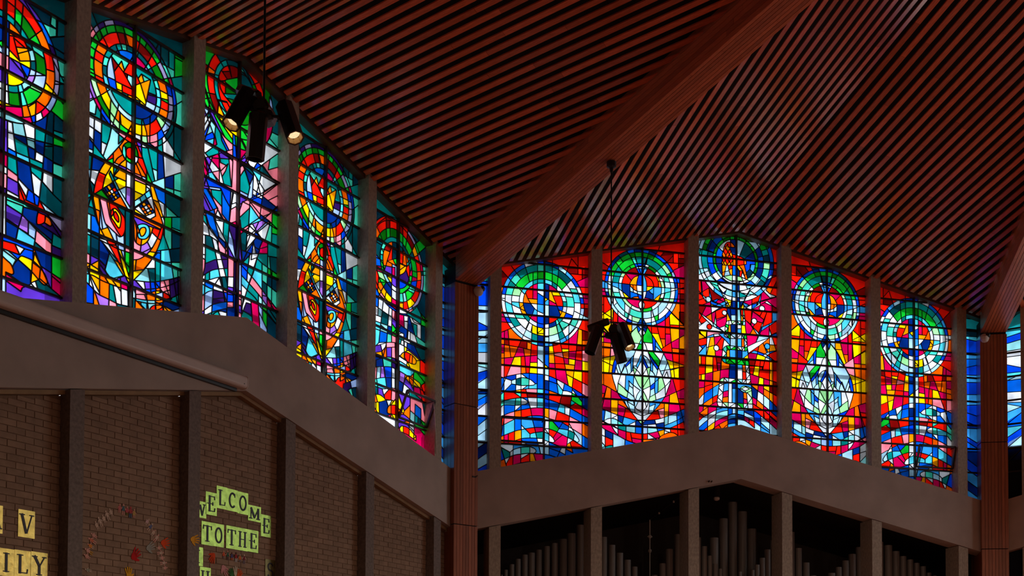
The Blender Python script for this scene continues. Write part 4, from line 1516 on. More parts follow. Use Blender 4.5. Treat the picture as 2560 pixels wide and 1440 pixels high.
P s -671 10252 g -555 10282 G -594 10178 t -623 10075 t -613 9903 s -681 9842 h -672 9734 w -633 9656 s -585 9778 w -546 9691 h -498 9614 b -371 10319 n -468 10236 n -478 10135 T -488 10052 b -488 9952 B -498 9869 s -459 9800 w -382 9670 g -293 10281 G -186 10365 g -59 10397 G -381 10163 g -410 10050 G -405 9941 g -396 9869 h -352 9810 h -314 9722 w -167 10321 n -59 10332 s 39 10306 n 127 10342 g 137 10389 g 255 10309 g 343 10245 G 402 10159 g 422 10041 g 421 9949 G 391 9845 e 312 9736 s 383 10313 n 471 10221 n 501 10150 b 511 10059 n 520 9949 n 460 9815 s 401 9690 w 371 9632 g 551 10312 t 600 10215 D 640 10099 e 639 9952 q 619 9839 t 569 9715 T 519 9646 b 680 10242 s 719 10144 n 719 9959 B 708 9848 s 678 9743 n 628 9647 b 608 9580 r 759 10250 d 769 10038 r 778 9928 d 778 9818 r 757 9705 d 757 9613 n 48 10243 b -50 10169 s 58 10143 T 166 10153 B 245 10226 n 313 10076 B 244 10060 B 244 9987 n 224 9875 l 323 9903 D 273 9779 D 323 10114 T -264 10211 b -313 10115 n -323 9968 n -313 9832 s -168 9837 s -168 9736 b -31 9813 n 38 9802 w 145 9739 o -89 10302 r -176 10256 o -206 10199 o -89 10247 r -216 10161 a -167 10184 r -138 10160 o -225 10114 r -186 10118 a -196 10072 o -138 10077 a -245 10048 r -226 10032 r -177 10028 r -157 10121 a -108 10099 a -79 10037 r -226 9977 r -99 10008 a -245 9939 a -197 9935 r -148 9948 a -138 9922 a -80 9937 r -109 9952 r -11 10053 r 28 9966 r 126 10012 o 185 9963 o -31 9932 a -226 9822 r -99 9862 a -90 9762 o -236 9702 a 47 9867 o 145 9867 r 96 9762 o 204 9708 e -148 9638 w -41 9666 e 67 9667 w 194 9652 w -41 9593 w 37 9582 w 115 9599 B -294 9597 b 272 9586 w -188 9506 l -41 9493 w 135 9509 n 47 9501 h 262 9521 w 410 9507 q -421 9503 w -266 9435 n -207 9404 h -129 9384 s 46 9363 t 125 9361 w 203 9442 w 193 9400 h 292 9404 s 351 9419 l -353 9382 w -459 9436 w -527 9502 l 469 9457 s 549 9510 w -149 9291 w -32 9283 n 46 9272 w 115 9287 w 301 9341 l 183 9312 b -275 9352 l -32 9365 m -604 9458 r -686 9451 l -657 9372 r -566 9344 d -431 9338 m -305 9222 l -489 9278 s -527 9257 s -624 9284 r -682 9261 b -634 9238 b -402 9177 r 400 9313 m 578 9384 o 618 9489 r 757 9465 l 687 9459 w 657 9401 m 716 9277 b 677 9338 l 459 9300 s 548 9280 m 242 9244 r -682 9143 m -528 9157 r -663 9154 w -581 9170 m -528 9166 y -431 9147 b -344 9173 m -305 9231 l -247 9145 w -179 9179 y -130 9183 n -42 9173 l 46 9181 n 124 9215 y 134 9124 l 183 9184 w 252 9135 m 242 9244 r 360 9291 b 340 9179 s 439 9225 m 449 9152 r 498 9221 w 567 9172 r 656 9180 d 766 9171 w 657 9253 w -441 9010 n -344 9073 d -653 9037 m -557 9000 r -682 8889 b -634 8984 w -653 8928 s -557 8855 w -499 8787 h -422 8739 r -595 8888 o -509 8895 m -431 8938 r -325 9020 w -257 9008 m -276 8888 d -286 8805 l -364 8890 s -393 8842 r -267 8734 r -528 8748 m -673 8700 w -572 8718 o -422 8667 b -325 8684 b -653 8747 w -692 8780 n -111 9048 s -43 8935 h 55 8953 a -150 8954 r 124 9078 a 124 8968 e 163 9026 w 163 8962 n 46 9062 w -169 8843 w -43 8835 e -52 8862 q 45 8852 w 75 8873 g 123 8858 h 163 8853 w -179 8732 g -170 8797 a -126 8737 n -43 8735 w 55 8789 l 55 8707 y 153 8724 m 221 8775 r 232 8977 m 360 9007 r 389 9055 r 448 8785 w 408 8901 m 320 8884 s 408 8745 n 359 8805 w 537 8875 n 487 8743 o 339 8685 m 576 8732 l 606 8854 l 715 8909 r 646 8986 r 725 8809 s 675 8722 b 734 8708 m 319 8591 s 447 8611 w 565 8584 n 358 8439 r 407 8388 o 496 8423 a 476 8375 l 585 8411 b 693 8374 s 604 8321 l 368 8348 B 476 8320 l 693 8237 w 565 8282 m 318 8262 y 515 8232 r 713 8302 o 635 8553 w 674 8510 r 764 8582 a 684 8410 r 753 8443 d 812 8172 w -199 8603 g -141 8599 w -73 8605 s -43 8625 w 54 8615 w 64 8580 s 133 8603 g 182 8598 l -170 8542 s -63 8496 l 54 8506 o 132 8494 s 191 8517 w 201 8454 w 191 8554 w -229 8383 g -151 8380 s -131 8391 w -44 8370 s -73 8404 e 64 8370 w 64 8406 w 142 8376 g 201 8390 w -239 8264 q -209 8330 e -219 8220 a -151 8271 l -63 8278 n 63 8279 l 181 8288 y 200 8244 t -229 8137 g -151 8144 G -74 8113 g -44 8161 g 63 8115 g 73 8161 G 151 8149 g 210 8153 w 220 8081 n -64 8059 l 73 8070 o 161 8067 l -267 8607 w -374 8598 l -499 8569 y -634 8613 w -605 8561 a -663 8547 k -499 8624 m -354 8545 r -306 8495 o -209 8475 r -654 8439 w -538 8458 a -461 8509 y -481 8281 w -422 8376 m -326 8275 w -567 8256 w -683 8355 b -606 8371 l -673 8284 r -635 8242 a -688 8111 r -630 8106 a -529 8114 y -519 8006 r -654 8005 r -413 8105 d -326 8130 m -326 8048 o -220 8056 r 308 8070 y 406 8077 d 328 8144 r 446 8162 r 584 8127 a 693 8117 r -654 7951 y -520 7979 r -413 7996 m -326 8021 o -220 8029 m -220 7911 n -74 7959 l 63 8051 w 63 7932 o 156 8040 r 160 7903 w 239 8037 w 239 7982 w 239 7909 w 248 7864 d 327 8016 y 406 8004 r 554 7960 r 594 8073 a 693 8081 d 762 8095 r 751 7929 a 692 7943 m 347 7872 y 494 7828 m 593 7826 a 682 7805 d 761 7792 o -688 7804 y -640 7816 m -529 7834 o -385 7854 m -664 7688 r -539 7706 r -520 7636 o -394 7708 o -688 7560 a -645 7581 e -268 7790 w -210 7776 s -171 7797 w -84 7803 g -55 7778 w 52 7777 h 82 7816 w 160 7812 w 180 7777 w 229 7799 o 268 7765 w -298 7688 w -278 7626 w -308 7569 e -288 7516 w -327 7432 w -308 7343 w -231 7330 e -192 7360 w -104 7366 w -65 7323 w 51 7331 g 100 7353 w 169 7358 s 198 7332 w 276 7356 l -191 7659 m -191 7541 o -192 7442 w -114 7565 n -45 7697 l -36 7534 l 43 7703 n 71 7524 e 130 7682 w 189 7659 e 258 7637 h 130 7628 h 248 7691 o 179 7549 m 179 7440 w 257 7537 w 247 7463 e 286 7429 h 277 7584 n 366 7617 m 355 7480 w 474 7543 s 592 7460 b 710 7395 l 690 7457 o 385 7710 m 484 7690 y 602 7689 o 602 7634 d 751 7663 a 691 7567 r 760 7480 o 463 7387 r 394 7355 m 591 7332 w -665 7391 b -539 7481 l -395 7572 o -540 7381 r -404 7463 m -424 7353 m -674 7228 o -597 7251 m -472 7259 o -598 7179 r -665 7120 s -617 7069 w -473 7106 l -289 7254 h -279 7182 b -627 6943 m -279 7082 a -492 6951 r -367 6950 o -221 7014 r -598 6863 b -114 7247 s -36 7244 l -85 7132 n -85 7068 l -86 6986 l 80 7224 n 80 7152 h 80 7106 s 60 7014 n 247 7245 s 256 7163 B 413 7155 r 443 7239 m 207 7105 r 305 7066 a 207 7024 k 315 6985 k 423 6983 s 571 7111 l 561 6992 s 699 6991 l 748 6958 r 601 7195 m 611 7242 r 719 7203 m 729 7103 n 759 7242""",'c2':"""O 0 9306 716
O 0 9306 660
O 0 9306 580
O 0 9306 454
O 0 9306 385
L -443 9861 -416 9812 -384 9740
L -299 9937 -278 9889 -250 9810
L -163 9960 -141 9915 -113 9853
L -565 9820 -528 9764 -444 9664 -371 9583
L -593 9699 -546 9655 -499 9587
L -497 9726 -460 9656
L -239 9811 -195 9715
L -129 9845 -102 9756 -94 9700
L -258 9671 -231 9625
L -185 9711 -162 9658
L -514 9555 -370 9558
L -543 9466 -430 9458
L -566 9356 -454 9351
L -547 9174 -440 9178
L -626 9344 -566 9348
L -623 9213 -563 9216
L -443 9339 -387 9353
L -436 9234 -384 9225
L -425 9456 -363 9461
L 108 9927 98 9862 70 9750
L 218 9938 191 9864
L 330 9879 282 9778 226 9668
L 439 9800 362 9719 219 9583
L 591 9668 477 9594 365 9529
L 56 9738 46 9691
L 78 9728 68 9684
L 180 9582 228 9665
L 412 9437 526 9444
L 358 9325 516 9361
L 350 9435 401 9440
L 348 9216 416 9220
L 416 9220 530 9226
L 528 9331 609 9331 666 9348
L 624 9444 572 9439
L 599 9238 668 9278
L -340 9094 -452 8986 -562 8886
L -477 8982 -457 8975
L -217 8914 -246 8817
L -185 8886 -179 8847
L -207 8969 -217 8910
L -582 8886 -631 8847
L -328 9511 -272 9302 -226 9100
L -317 9500 -216 9442 -136 9395 -27 9288
L -170 9519 -278 9342
L -170 9519 -124 9422
L -33 9593 -141 9393
L -136 9395 -29 9402
L -77 9393 -82 9335
L -249 9233 -26 9250
L -248 9149 -153 9158
L -157 9237 -152 9095
L -153 9150 -25 9161
L -68 9159 -61 9085
L 23 9508 107 9397
L 95 9438 143 9512 179 9430
L 16 9297 123 9383 287 9506 200 9107
L 123 9383 209 9206
L 18 9197 205 9148
L 36 9394 37 9313
L 29 9151 122 9154 123 9090
L -374 9230 -255 9243
L 246 9326 357 9342
L 185 9593 269 9550
L -220 9622 -171 9544
L 143 9504 287 9497
L 456 10125 358 9910
L 570 10163 577 9795
L 669 10176 671 9723
L 441 9994 442 9784
L 491 9789 676 9797
L 574 9652 788 9778
L 684 9356 782 9444
L 678 9967 784 9973
L 13 10009 133 10009
L -530 8842 -548 8686
L -618 8696 -548 8702
L -464 8830 -467 8721
L -330 8848 -334 8779
L -130 8513 -55 8501
L 22 8401 77 8367
L 48 8454 108 8457
L -274 8360 -264 8105
L -262 8248 -72 8257 47 8244 232 8257
L -73 8332 -74 7909
L 45 8346 61 7755
L 97 8461 162 8470
L -375 8219 -268 8304
L -375 8219 -271 8186
L -454 8047 -362 8050
L -317 8134 -183 7960 -32 7823
L -331 8087 -278 8007 -74 7799
L -331 8087 -311 8128
L -288 8003 -237 8048
L -193 7940 -151 7972
L -549 7754 -410 7882 -227 8053
L -430 7849 -273 7750
L -549 7738 -335 7744 -83 7745
L -420 7869 -268 8011 -160 7876 -284 7763 -420 7869
L -398 7890 -268 7781
L -369 7922 -232 7815
L -329 7958 -196 7842
L -283 7997 -166 7883
L -378 7831 -235 7965
L -346 7802 -203 7936
L -315 7780 -177 7912
L -248 8086 -79 8093
L -248 8103 -187 8186
L 51 8024 171 8027
L 234 8154 301 8137
L 48 8160 234 8171
L 243 8304 245 8176 356 8193
L -78 8026 -36 8034
L 0 7852 149 7985 301 8137
L 44 7809 259 8009 314 8055
L 139 7972 161 7938
L 214 8052 248 8004
L 290 8133 325 8059
L 312 8141 396 7843
L 130 7874 259 7991 379 7880 241 7787 130 7874
L 173 7908 290 7813
L 216 7949 340 7857
L 260 7979 373 7886
L 157 7850 293 7961
L 191 7824 333 7932
L 219 7796 350 7904
L 337 8029 438 8032
L 55 7813 219 7779
L -558 7701 -526 7590 -504 7516
L -468 7711 -439 7539
L -526 7590 -455 7591
L -386 7700 -342 7575
L -557 8649 -569 8264 -578 8162
L -452 8728 -454 8312
L -311 8630 -339 8501 -417 8277
L -451 8421 -369 8422
L -566 8348 -375 8228
L -622 8407 -567 8381
L -625 8266 -580 8269
L -196 8654 -198 8501
L -583 8177 -603 7922
L -625 8020 -475 8063
L -623 7906 -552 7868
L -584 7725 -626 7586
L -615 7500 -544 7501
L -630 8535 -453 8511
L -100 8618 -193 8503
L 147 8688 168 8481
L 247 8669 282 8562 377 8270
L 413 8781 416 8303
L 486 8829 534 8366 565 7904
L 542 8888 677 8776
L 670 9137 678 8688
L 505 8688 678 8688
L 694 8766 784 8695
L 341 8412 419 8417
L 344 8249 534 8375 786 8536
L 559 8262 686 8284
L 683 8451 687 8231
L 449 8054 563 8035
L 575 8022 679 7990
L 335 8697 529 8663
L 154 8910 159 8624
L 187 8924 233 8819 258 8665
L 286 8975 284 8754
L 50 8929 51 8870
L 164 8970 187 8920
L 449 8989 501 8932 536 8885
L 556 9061 498 9080
L 501 8932 568 8996
L 412 8824 419 8757
L 252 8714 258 8665
L -197 8687 -185 8633
L -271 8756 -300 8634
L -184 8844 -190 8622
L -334 8762 -311 8630
L -38 8746 -80 8661
L -422 7386 -369 7419
L -402 7276 -275 7291
L -329 7243 -220 7266
L -192 7239 -124 7077
L -154 7185 -124 7062
L -107 7171 -19 6978
L 43 7162 -10 6981
L 8 7024 217 7114 388 7337
L 100 7195 83 7055
L 290 7364 427 7395
L 443 7569 503 7575
L 413 7589 453 7573
L -235 7085 -142 7071
L -94 6954 -47 6939
L 44 7625 51 7269
L 181 7478 156 7289
L 268 7478 308 7431
L -203 7360 -173 7238
L -93 7428 -79 7151
L -79 7670 -74 7182
L 5 7701 9 7180
L 156 7289 308 7401
L 48 7402 5 7380
L 43 7692 111 7619
L 61 7714 362 7708
L 333 7683 451 7694
L 302 7763 399 7844
L 283 7741 510 7738
L 41 7310 310 7311
L -623 7257 -455 7251 -329 7243 -182 7234 -15 7247
L -460 7474 -460 7024 -465 6835
L -584 7487 -583 6998
L -645 7034 -451 7013 -360 6970
L -317 7116 -368 6924 -303 6828 -103 6936
L -437 7249 -272 7145
L -290 7125 -103 6951
L -368 6909 -155 6757
L -447 6840 -443 6610
L -591 6938 -594 6678
L -302 6770 -306 6506
L -139 6910 -126 6722
L -512 6964 -573 6915
L -451 7013 -447 6840
L -579 6784 -443 6624
L -532 6654 -528 6440
L -532 6654 -440 6466
L -227 6705 -178 6515
L -25 6812 -11 6535
L -430 6889 -302 6770
L 97 6850 92 6595
L 229 6967 281 6757
L 400 7249 418 6798
L 486 7431 486 6895
L 255 7141 401 7189
L 284 7136 326 6997
L 521 7673 625 7493 703 7163
L 446 7425 686 7529
L 538 7864 541 7695
L 658 7923 665 7522
L 568 7890 740 7952
L 681 7791 784 7796
L 628 7340 781 7390
L 417 6874 655 7001
L 632 7125 657 6871
L 772 7278 791 6833
L 90 6714 245 6625
L 109 6705 284 6622
L 281 6757 303 6642
L 408 6795 420 6707
L 538 6758 560 6672
L 399 6777 558 6764
L -634 6451 -529 6468
L 20 6899 101 6774 288 6830
L 99 6937 288 6830 342 6844
L 327 6979 342 6844
L 395 7005 423 6917
L 422 7004 534 6931
L 560 7057 645 6903
L 182 6699 184 6613
L 276 6723 278 6584
L 410 6913 413 6669
L 533 6945 537 6664
L 101 6782 103 6688
L 496 6654 483 6564
L 648 6735 691 6613
L 594 6590 679 6522
L 235 6816 290 6722
S -27 8738 -141 8542 -264 8373 -365 8240 -455 8096 -513 7957 -550 7795 -558 7701
S 10 8745 83 8618 162 8504 242 8356 344 8214 438 8041 514 7886
S -139 8408 -130 8496 -88 8555 -35 8590 40 8592 84 8550 107 8482 103 8421 71 8365 34 8342 -31 8341 -95 8358 -139 8408
S -81 8431 -76 8484 -34 8523 9 8527 42 8498 48 8458 33 8413 1 8392 -42 8387 -75 8408 -81 8431
S -138 8391 -211 8319 -251 8252
S -95 8349 -168 8269 -219 8182 -259 8090
S 77 8367 144 8274 201 8184
S 109 8397 198 8313 232 8257 236 8086
S -322 8149 -392 8013 -420 7894
S -561 7640 -504 7472 -421 7357 -292 7212 -142 7042 -8 6870
S 376 7988 457 7896 520 7765 502 7620 407 7389 255 7156 11 6876
S -446 7682 -388 7500 -314 7409 -201 7257 -125 7150 -11 7069
S 481 7705 414 7544 309 7371 157 7229 6 7164
S -337 7664 -298 7547 -214 7459 -167 7417
S -300 7619 -283 7670 -228 7704 -153 7658 -143 7588 -169 7490 -243 7537 -290 7579 -300 7619
S -254 7636 -228 7668 -181 7619 -179 7560 -207 7565 -245 7595 -254 7636
S -213 7408 -158 7390 -103 7432 -76 7523 -88 7637 -135 7679
S 103 7556 111 7619 187 7669 264 7681 304 7642 296 7564 229 7495 133 7477 103 7556
S 141 7562 169 7610 226 7638 246 7607 218 7544 171 7512 141 7562
S 54 7629 66 7454 96 7404 173 7400 268 7478 325 7589 362 7693
S -643 6920 -573 6915 -466 6892 -376 6849 -248 6845 -121 6915
S -640 6792 -535 6798 -410 6780 -229 6778 -25 6783
S -8 6870 106 6853 240 6880 474 6968 674 7076 795 7161
S 10 6928 181 6959 394 7019 632 7125 794 7208
S -639 6693 -568 6658 -460 6605 -316 6590 -170 6576 -21 6591
S -5 6715 90 6721 281 6757 477 6816 677 6907 798 6991
S 303 6627 361 6705 439 6744 538 6758 640 6711
S 288 6830 410 6910 533 6936 645 6920 679 6890
S 102 6696 290 6722 480 6782 679 6890
S 413 6669 509 6728 536 6787
S 373 6598 620 6711 816 6812
S 539 6542 677 6628 818 6679
P T -590 9808 T -519 9843 t -418 9903 i -488 9801 u -366 9875 i -242 9929 m -104 9959 u -557 9704 k -601 9632 G -496 9680 g -446 9730 g -323 9816 G -209 9877 g -82 9902 g -555 9593 g -583 9488 g -600 9290 g -592 9161 r -453 9585 r -321 9699 d -176 9788 o -69 9814 o -482 9496 r -501 9420 o -499 9321 a -507 9226 r -475 9149 o -453 9043 y -348 8940 T -309 9604 t -210 9669 q -142 9702 T -57 9718 t -389 9490 q -408 9406 T -422 9291 c -415 9194 c -382 9117 h -287 9010 t -106 8955 i -256 9571 b -119 9620 f -356 9372 w -333 9265 B -311 9158 f -108 9030 q -233 9506 t -117 9502 d -279 9408 r -209 9348 o -155 9289 a -180 9447 r -73 9463 d -104 9372 h -50 9337 y -196 9202 y -195 9127 r -90 9208 t -110 9123 a -46 9126 r 39 9816 q 30 9717 m 86 9632 g 58 9920 i 47 9966 g 79 10008 G 225 9863 d 138 9778 T 139 9709 g 315 9802 r 283 9726 i 382 9843 m 279 9916 u 474 9755 G 418 9702 r 363 9624 q 240 9636 v 208 9569 T 286 9579 r 35 9445 t 88 9487 a 144 9461 q 209 9500 r 69 9366 h 26 9355 y 125 9272 a 211 9406 o 212 9328 y 61 9183 t 73 9128 o 161 9124 v 300 9412 i 291 9303 f 270 9190 n 130 9041 q 343 9484 c 379 9404 c 381 9283 h 361 9160 o 445 9495 y 470 9393 r 471 9288 o 451 9174 g 523 9575 g 549 9455 g 564 9267 m 592 9607 B 629 9500 u 631 9394 u 633 9289 T 356 10040 t 480 10066 g 618 10072 D 711 10117 T 506 9885 t 622 9896 g 726 9945 D 728 9830 q 589 9747 t 707 9669 q 710 9510 q 724 9374 T 714 9280 D 392 9883 v -609 8989 p -583 8951 e -534 9006 G -429 8871 m -521 8863 B -448 8779 h -590 8799 t -509 8769 h -587 8652 t -507 8663 n -365 8732 e -293 8772 w -302 8709 e -230 8757 g -113 8723 o -220 8812 a -104 8803 v -238 8669 k -143 8659 w -596 8591 w -505 8597 t -585 8546 w -593 8452 T -514 8543 n -512 8420 t -392 8562 h -258 8610 T -247 8557 t -163 8600 w -286 8439 t -410 8446 w -419 8368 n -591 8338 t -489 8265 s -599 8236 T -607 8134 n -516 8129 s -614 7975 w -544 7987 T -581 7816 t -578 7686 T -586 7584 o -37 8670 r -58 8653 a 38 8685 o -100 8593 r 50 8630 o -202 8415 r -315 8302 g -313 8236 G -77 8543 q -107 8420 G 74 8529 w 76 8427 g 33 8375 r -33 8459 a 32 8460 o -179 8332 a -115 8290 w -230 8227 p -146 8219 f -51 8307 p 13 8299 o 89 8295 r 185 8419 k -50 8223 s 25 8227 k 112 8219 f 200 8219 a -155 8140 y -153 8048 w -59 8118 p 27 8117 v -56 7967 w 30 7957 y 136 8117 y 106 7985 g 277 8249 o 264 8321 o 224 8124 s 268 8141 a -394 8112 r -462 7961 y -350 8004 G -459 7788 t -290 8078 c -226 8003 s -140 7918 t -64 7862 r -367 7806 n -374 7887 a -333 7919 n -293 7960 a -337 7843 w -296 7879 r -250 7914 n -213 7882 n -290 7802 a -249 7843 w -224 7936 o -180 7802 a -508 7687 o -490 7562 k -437 7689 v -416 7664 f -404 7594 o -344 7690 r -302 7623 y -230 7674 h 107 7917 c 193 7992 c 269 8073 h 43 7842 y 109 7798 w 205 7945 n 179 7875 a 228 7911 n 271 7961 o 213 7828 w 261 7880 o 305 7922 n 334 7881 a 290 7830 a 358 8098 o 417 7929 a 315 8004 T -61 7710 w -41 7777 y 79 8813 a 177 8847 o 232 8879 r 375 9001 t 110 8929 s 24 8892 n 263 9013 w 81 8728 e 190 8749 g 256 8793 q 377 8897 e 499 9019 p 104 8661 f 202 8685 k 323 8744 B 468 8874 f 557 9000 n 336 8680 t 459 8748 w 538 8781 q 631 8757 t 216 8535 w 237 8613 w 262 8433 t 361 8525 h 375 8365 n 476 8431 w 473 8605 t 586 8660 w 588 8581 q 612 8485 T 731 9020 g 731 9012 D 733 8870 t 736 8712 T 728 8548 q 730 8416 h 445 8244 n 615 8354 q 617 8231 b 493 8123 T 631 8122 w 519 7966 q 622 7960 n 735 8108 D 760 8028 T 627 8976 t 716 9192 b -512 7397 h -608 7363 t -613 7160 D -525 7162 k -618 7000 p -539 6998 w -383 7225 n -399 7132 c -253 7064 s -250 6918 i -414 6953 a -485 6929 a -616 6886 y -519 6875 o -412 6852 o -374 6776 a -211 6784 c -622 6755 w -534 6712 a -482 6786 B -585 6638 n -390 6670 t -263 6665 v -406 6549 h -583 6524 a -598 6433 o -513 6574 y -494 6508 k -279 6514 w -116 6681 T -114 6578 p -65 6904 m -81 6766 s 41 6774 T 43 6685 t 54 6599 a -367 7361 r -255 7195 y -125 7136 a -123 7018 y -46 6924 g -50 7101 g 25 7126 a 73 7127 o 177 7161 y 65 7005 y 310 7326 o 405 7480 r 482 7644 r 461 7667 p 401 7692 w 355 7539 v 231 7375 k 97 7344 B 23 7230 k 80 7234 f -157 7346 f -127 7224 k -61 7216 p -295 7372 a -261 7487 r -226 7587 t -179 7516 t -254 7636 r -149 7438 m -58 7529 p -55 7382 w -60 7633 p 24 7663 s 22 7513 s 21 7333 o 74 7576 t 72 7665 a 189 7571 c 130 7611 t 209 7503 h 285 7620 o 95 7449 a 210 7443 f -371 7521 r 341 7762 g 420 7775 w 332 7197 h 180 7012 T 354 7082 t 451 7129 c 567 7396 t 543 7558 D 726 7589 q 643 7638 q 723 7759 c 551 7161 q 730 7327 D 728 7435 b 428 7350 g 639 7838 t 731 7871 p 124 6904 p 317 6949 B 454 6992 k 553 7023 i 714 7089 k 164 6841 k 184 6787 B 338 6880 f 516 6889 i 716 6997 t 718 6889 o 129 6666 c 224 6709 h 340 6744 o 438 6774 r 460 6689 o 381 6666 a 599 6730 n 557 6810 D 699 6791 f 761 6762 p 68 6843 w 206 6896 B 374 6939 k 616 7001 a 182 6751 o 370 6807 y 474 6851 r 604 6883 o 470 6736 o 456 6960 t 143 6655 T 345 6670 t 482 6686 c 76 6664 v 442 6606 i 579 6639 k 732 6712 q 608 6558 D 748 6591""",'c3':"""O 0 9985 700
O 0 9985 560
O 0 9985 440
O 0 9985 370
L -226 10369 -191 10312 -120 10180
L -349 10303 -280 10253
L -460 10314 -545 10144
L -545 10128 -446 10118
L -565 10038 -412 10077
L -279 10180 -144 10251
L -313 10189 -210 10122
L -168 10323 -120 10180
L -209 10056 -48 10031
L -229 9907 -48 9981
L -206 9861 -46 9899
L -384 9764 -205 9812
L -384 9748 -227 9793
L -205 9812 -89 9698
L -229 9867 -68 9807
L -360 9661 -370 9575 -223 9541
L -316 9697 -223 9557
L -271 9684 -157 9636
L -593 9767 -514 9625 -334 9428 -219 9313
L -594 9815 -538 9712 -380 9538 -198 9420
L -517 9785 -407 9819
L -592 9679 -505 9726
L -591 9607 -513 9561 -588 9448
L -515 9673 -554 9398
L -586 9352 -512 9481 -489 9426 -531 9311
L -584 9256 -489 9442 -400 9400 -420 9261
L -583 9193 -465 9291
L -510 9385 -442 9284
L -401 9432 -310 9340 -241 9271
L -582 9129 -507 9176
L -420 9294 -374 9167 -461 9084
L -310 9340 -286 9253 -217 9185
L -83 9354 -81 9241
L -38 9389 -24 9264
L 78 9438 173 9346
L 146 9533 242 9473
L 15 10409 16 10310
L 73 10387 205 10297
L 16 10310 181 10319
L 204 10330 253 10268
L 300 10274 420 10362
L 423 10160 520 10203
L 580 10282 668 10201
L 618 10196 621 10043
L 623 9906 772 9971
L 675 9774 627 9668
L 675 9774 775 9782
L 627 9668 777 9610
L -578 8907 -149 9180
L -481 8955 -350 9057 -327 9009
L -351 9129 -303 8953 -168 8959
L -349 8992 -170 9056
L -217 9168 -147 9098 -78 9060
L -81 9241 -78 9044 -95 8675
L -147 9082 -78 9077
L -37 9077 -24 8867
L 22 9283 37 9090 59 8900 55 8683
L 37 9107 222 9265 150 9336
L 59 9132 244 9375
L 61 9033 222 9232 201 9106
L 60 9083 201 9056 297 9027
L 151 9236 224 9099 320 9069
L 52 8897 154 9054
L 154 9054 252 8841 208 8674
L 131 9061 252 8875 321 9019
L 321 9036 302 8726
L 345 9045 541 8901
L 201 9089 344 9095 538 9087 760 9088
L 442 8999 396 8846
L 406 8951 456 8835
L 224 9148 320 9086 754 9482
L 319 9119 390 9232 487 9220 760 9105
L 511 9230 635 9159
L 462 9244 439 9150 344 9095
L 632 9346 609 9218 782 9321
L 542 8850 761 9054
L 541 8901 785 9098
L 185 8632 541 8884 761 9071
L 255 8658 542 8850
L 529 8896 494 8765 450 8478
L 420 8821 518 8807 766 8763
L 616 8793 763 8900
L 349 8761 494 8765
L 256 8642 449 8545 645 8514 770 8473
L 280 8584 450 8478 770 8456
L 256 8592 115 8589 70 8473
L 256 8642 238 8300
L 84 8378 257 8558
L 73 8325 98 8185
L 98 8201 450 8494
L 261 8325 451 8444
L 215 8259 99 8152
L 261 8309 357 8276 503 8209
L 308 8359 405 8276 528 8200
L 427 8418 357 8276 216 8159
L 358 8242 548 8445 645 8514
L 501 8360 646 8497
L 522 8537 644 8616 766 8746
L 535 8508 766 8729
L 670 8523 552 8192
L 695 8532 688 8187
L 697 8361 797 8379
L 643 8684 767 8695
L -578 8875 -411 8732 -298 8630
L -578 8907 -455 8763 -276 8671
L -502 8930 -436 8900
L -459 8956 -501 8826
L -327 9009 -321 8702
L -543 8777 -497 8650
L -477 8754 -368 8814
L -598 8803 -565 8768
L -279 8865 -168 8991 -212 8876 -267 8789
L -301 8840 -231 8672
L -146 9033 -120 8830 -95 8691
L -276 8687 -95 8708
L -594 8532 -297 8614 -297 8582 -593 8501
L -518 8562 -495 8522
L -473 8530 -297 8582
L -473 8530 -450 8458 -294 8388
L -297 8614 -205 8502 -113 8422
L -274 8574 -269 8283
L -450 8426 -337 8323
L -592 8437 -447 8298
L -591 8389 -468 8242
L -566 8190 -337 8339 -359 8282
L -450 8442 -268 8218
L -115 8520 -132 8169
L -269 8283 -109 8193
L -70 8586 -91 8479 -23 8521
L -403 8266 -379 8162 -268 8186
L -337 8307 -269 8250
L -598 8163 -554 8147 -485 7915
L -543 8143 -487 8027
L -487 8042 -330 7920
L -508 8019 -217 7847
L -401 8154 -332 8001
L -379 8146 -242 7999 -127 7878
L -234 8181 -242 7999
L -132 8169 -150 7933
L -593 7893 -485 7915 -352 7896
L -561 7888 -558 7731
L -331 7968 -328 7809
L -286 7952 -331 7968
L -197 7983 -194 7855
L -131 8136 -61 8013 -36 7908
L 76 8160 102 7955
L 6 8136 78 8045
L 205 8155 196 7987
L 263 8176 218 8060
L 335 8134 219 7995
L 336 8117 361 8043
L 504 8175 457 8076
L 66 8720 207 8724
L 115 8573 -90 8414
L -92 8512 -132 8202 73 8325
L -599 7633 -556 7640 -564 7477 -595 7356
L -557 7703 -554 7513
L -417 7831 -359 7674 -312 7527 -253 7319 -160 7137
L -340 7858 -259 7675 -141 7371
L -554 7529 -392 7631 -147 7720
L -477 7442 -475 7346
L -552 7402 -560 7255 -564 6840
L -321 7395 -408 7271 -425 6993 -434 6878
L -299 7418 -253 7319
L -230 7310 -194 7143
L -405 7111 -183 7195
L -314 6977 -268 6910
L -173 7915 -147 7712 -143 7484 -151 7270 -156 6942
L -33 7717 -37 7305 -34 7109
L 13 7716 26 6995
L -150 7923 -136 7764 -33 7733
L -195 7908 -149 7826
L 11 7847 117 7750
L 78 8002 117 7750 291 7941
L 106 7729 118 6989
L 14 7699 118 7733
L -141 7355 -27 7374
L -150 7254 -25 7276
L -160 7145 -35 7182
L -159 7072 -22 7112
L 19 7363 124 7371
L 21 7257 114 7252
L 23 7175 115 7170
L 24 7077 117 7071
L 342 7723 273 7567 138 7193
L 267 7933 224 7685 214 7565
L 411 7930 342 7706 274 7551
L 457 8047 365 7814
L 314 7999 292 7857 411 7930
L 173 7934 291 7941
L 129 7770 220 7950 312 8082
L 291 7941 458 7997
L 435 7905 508 7878 515 7475
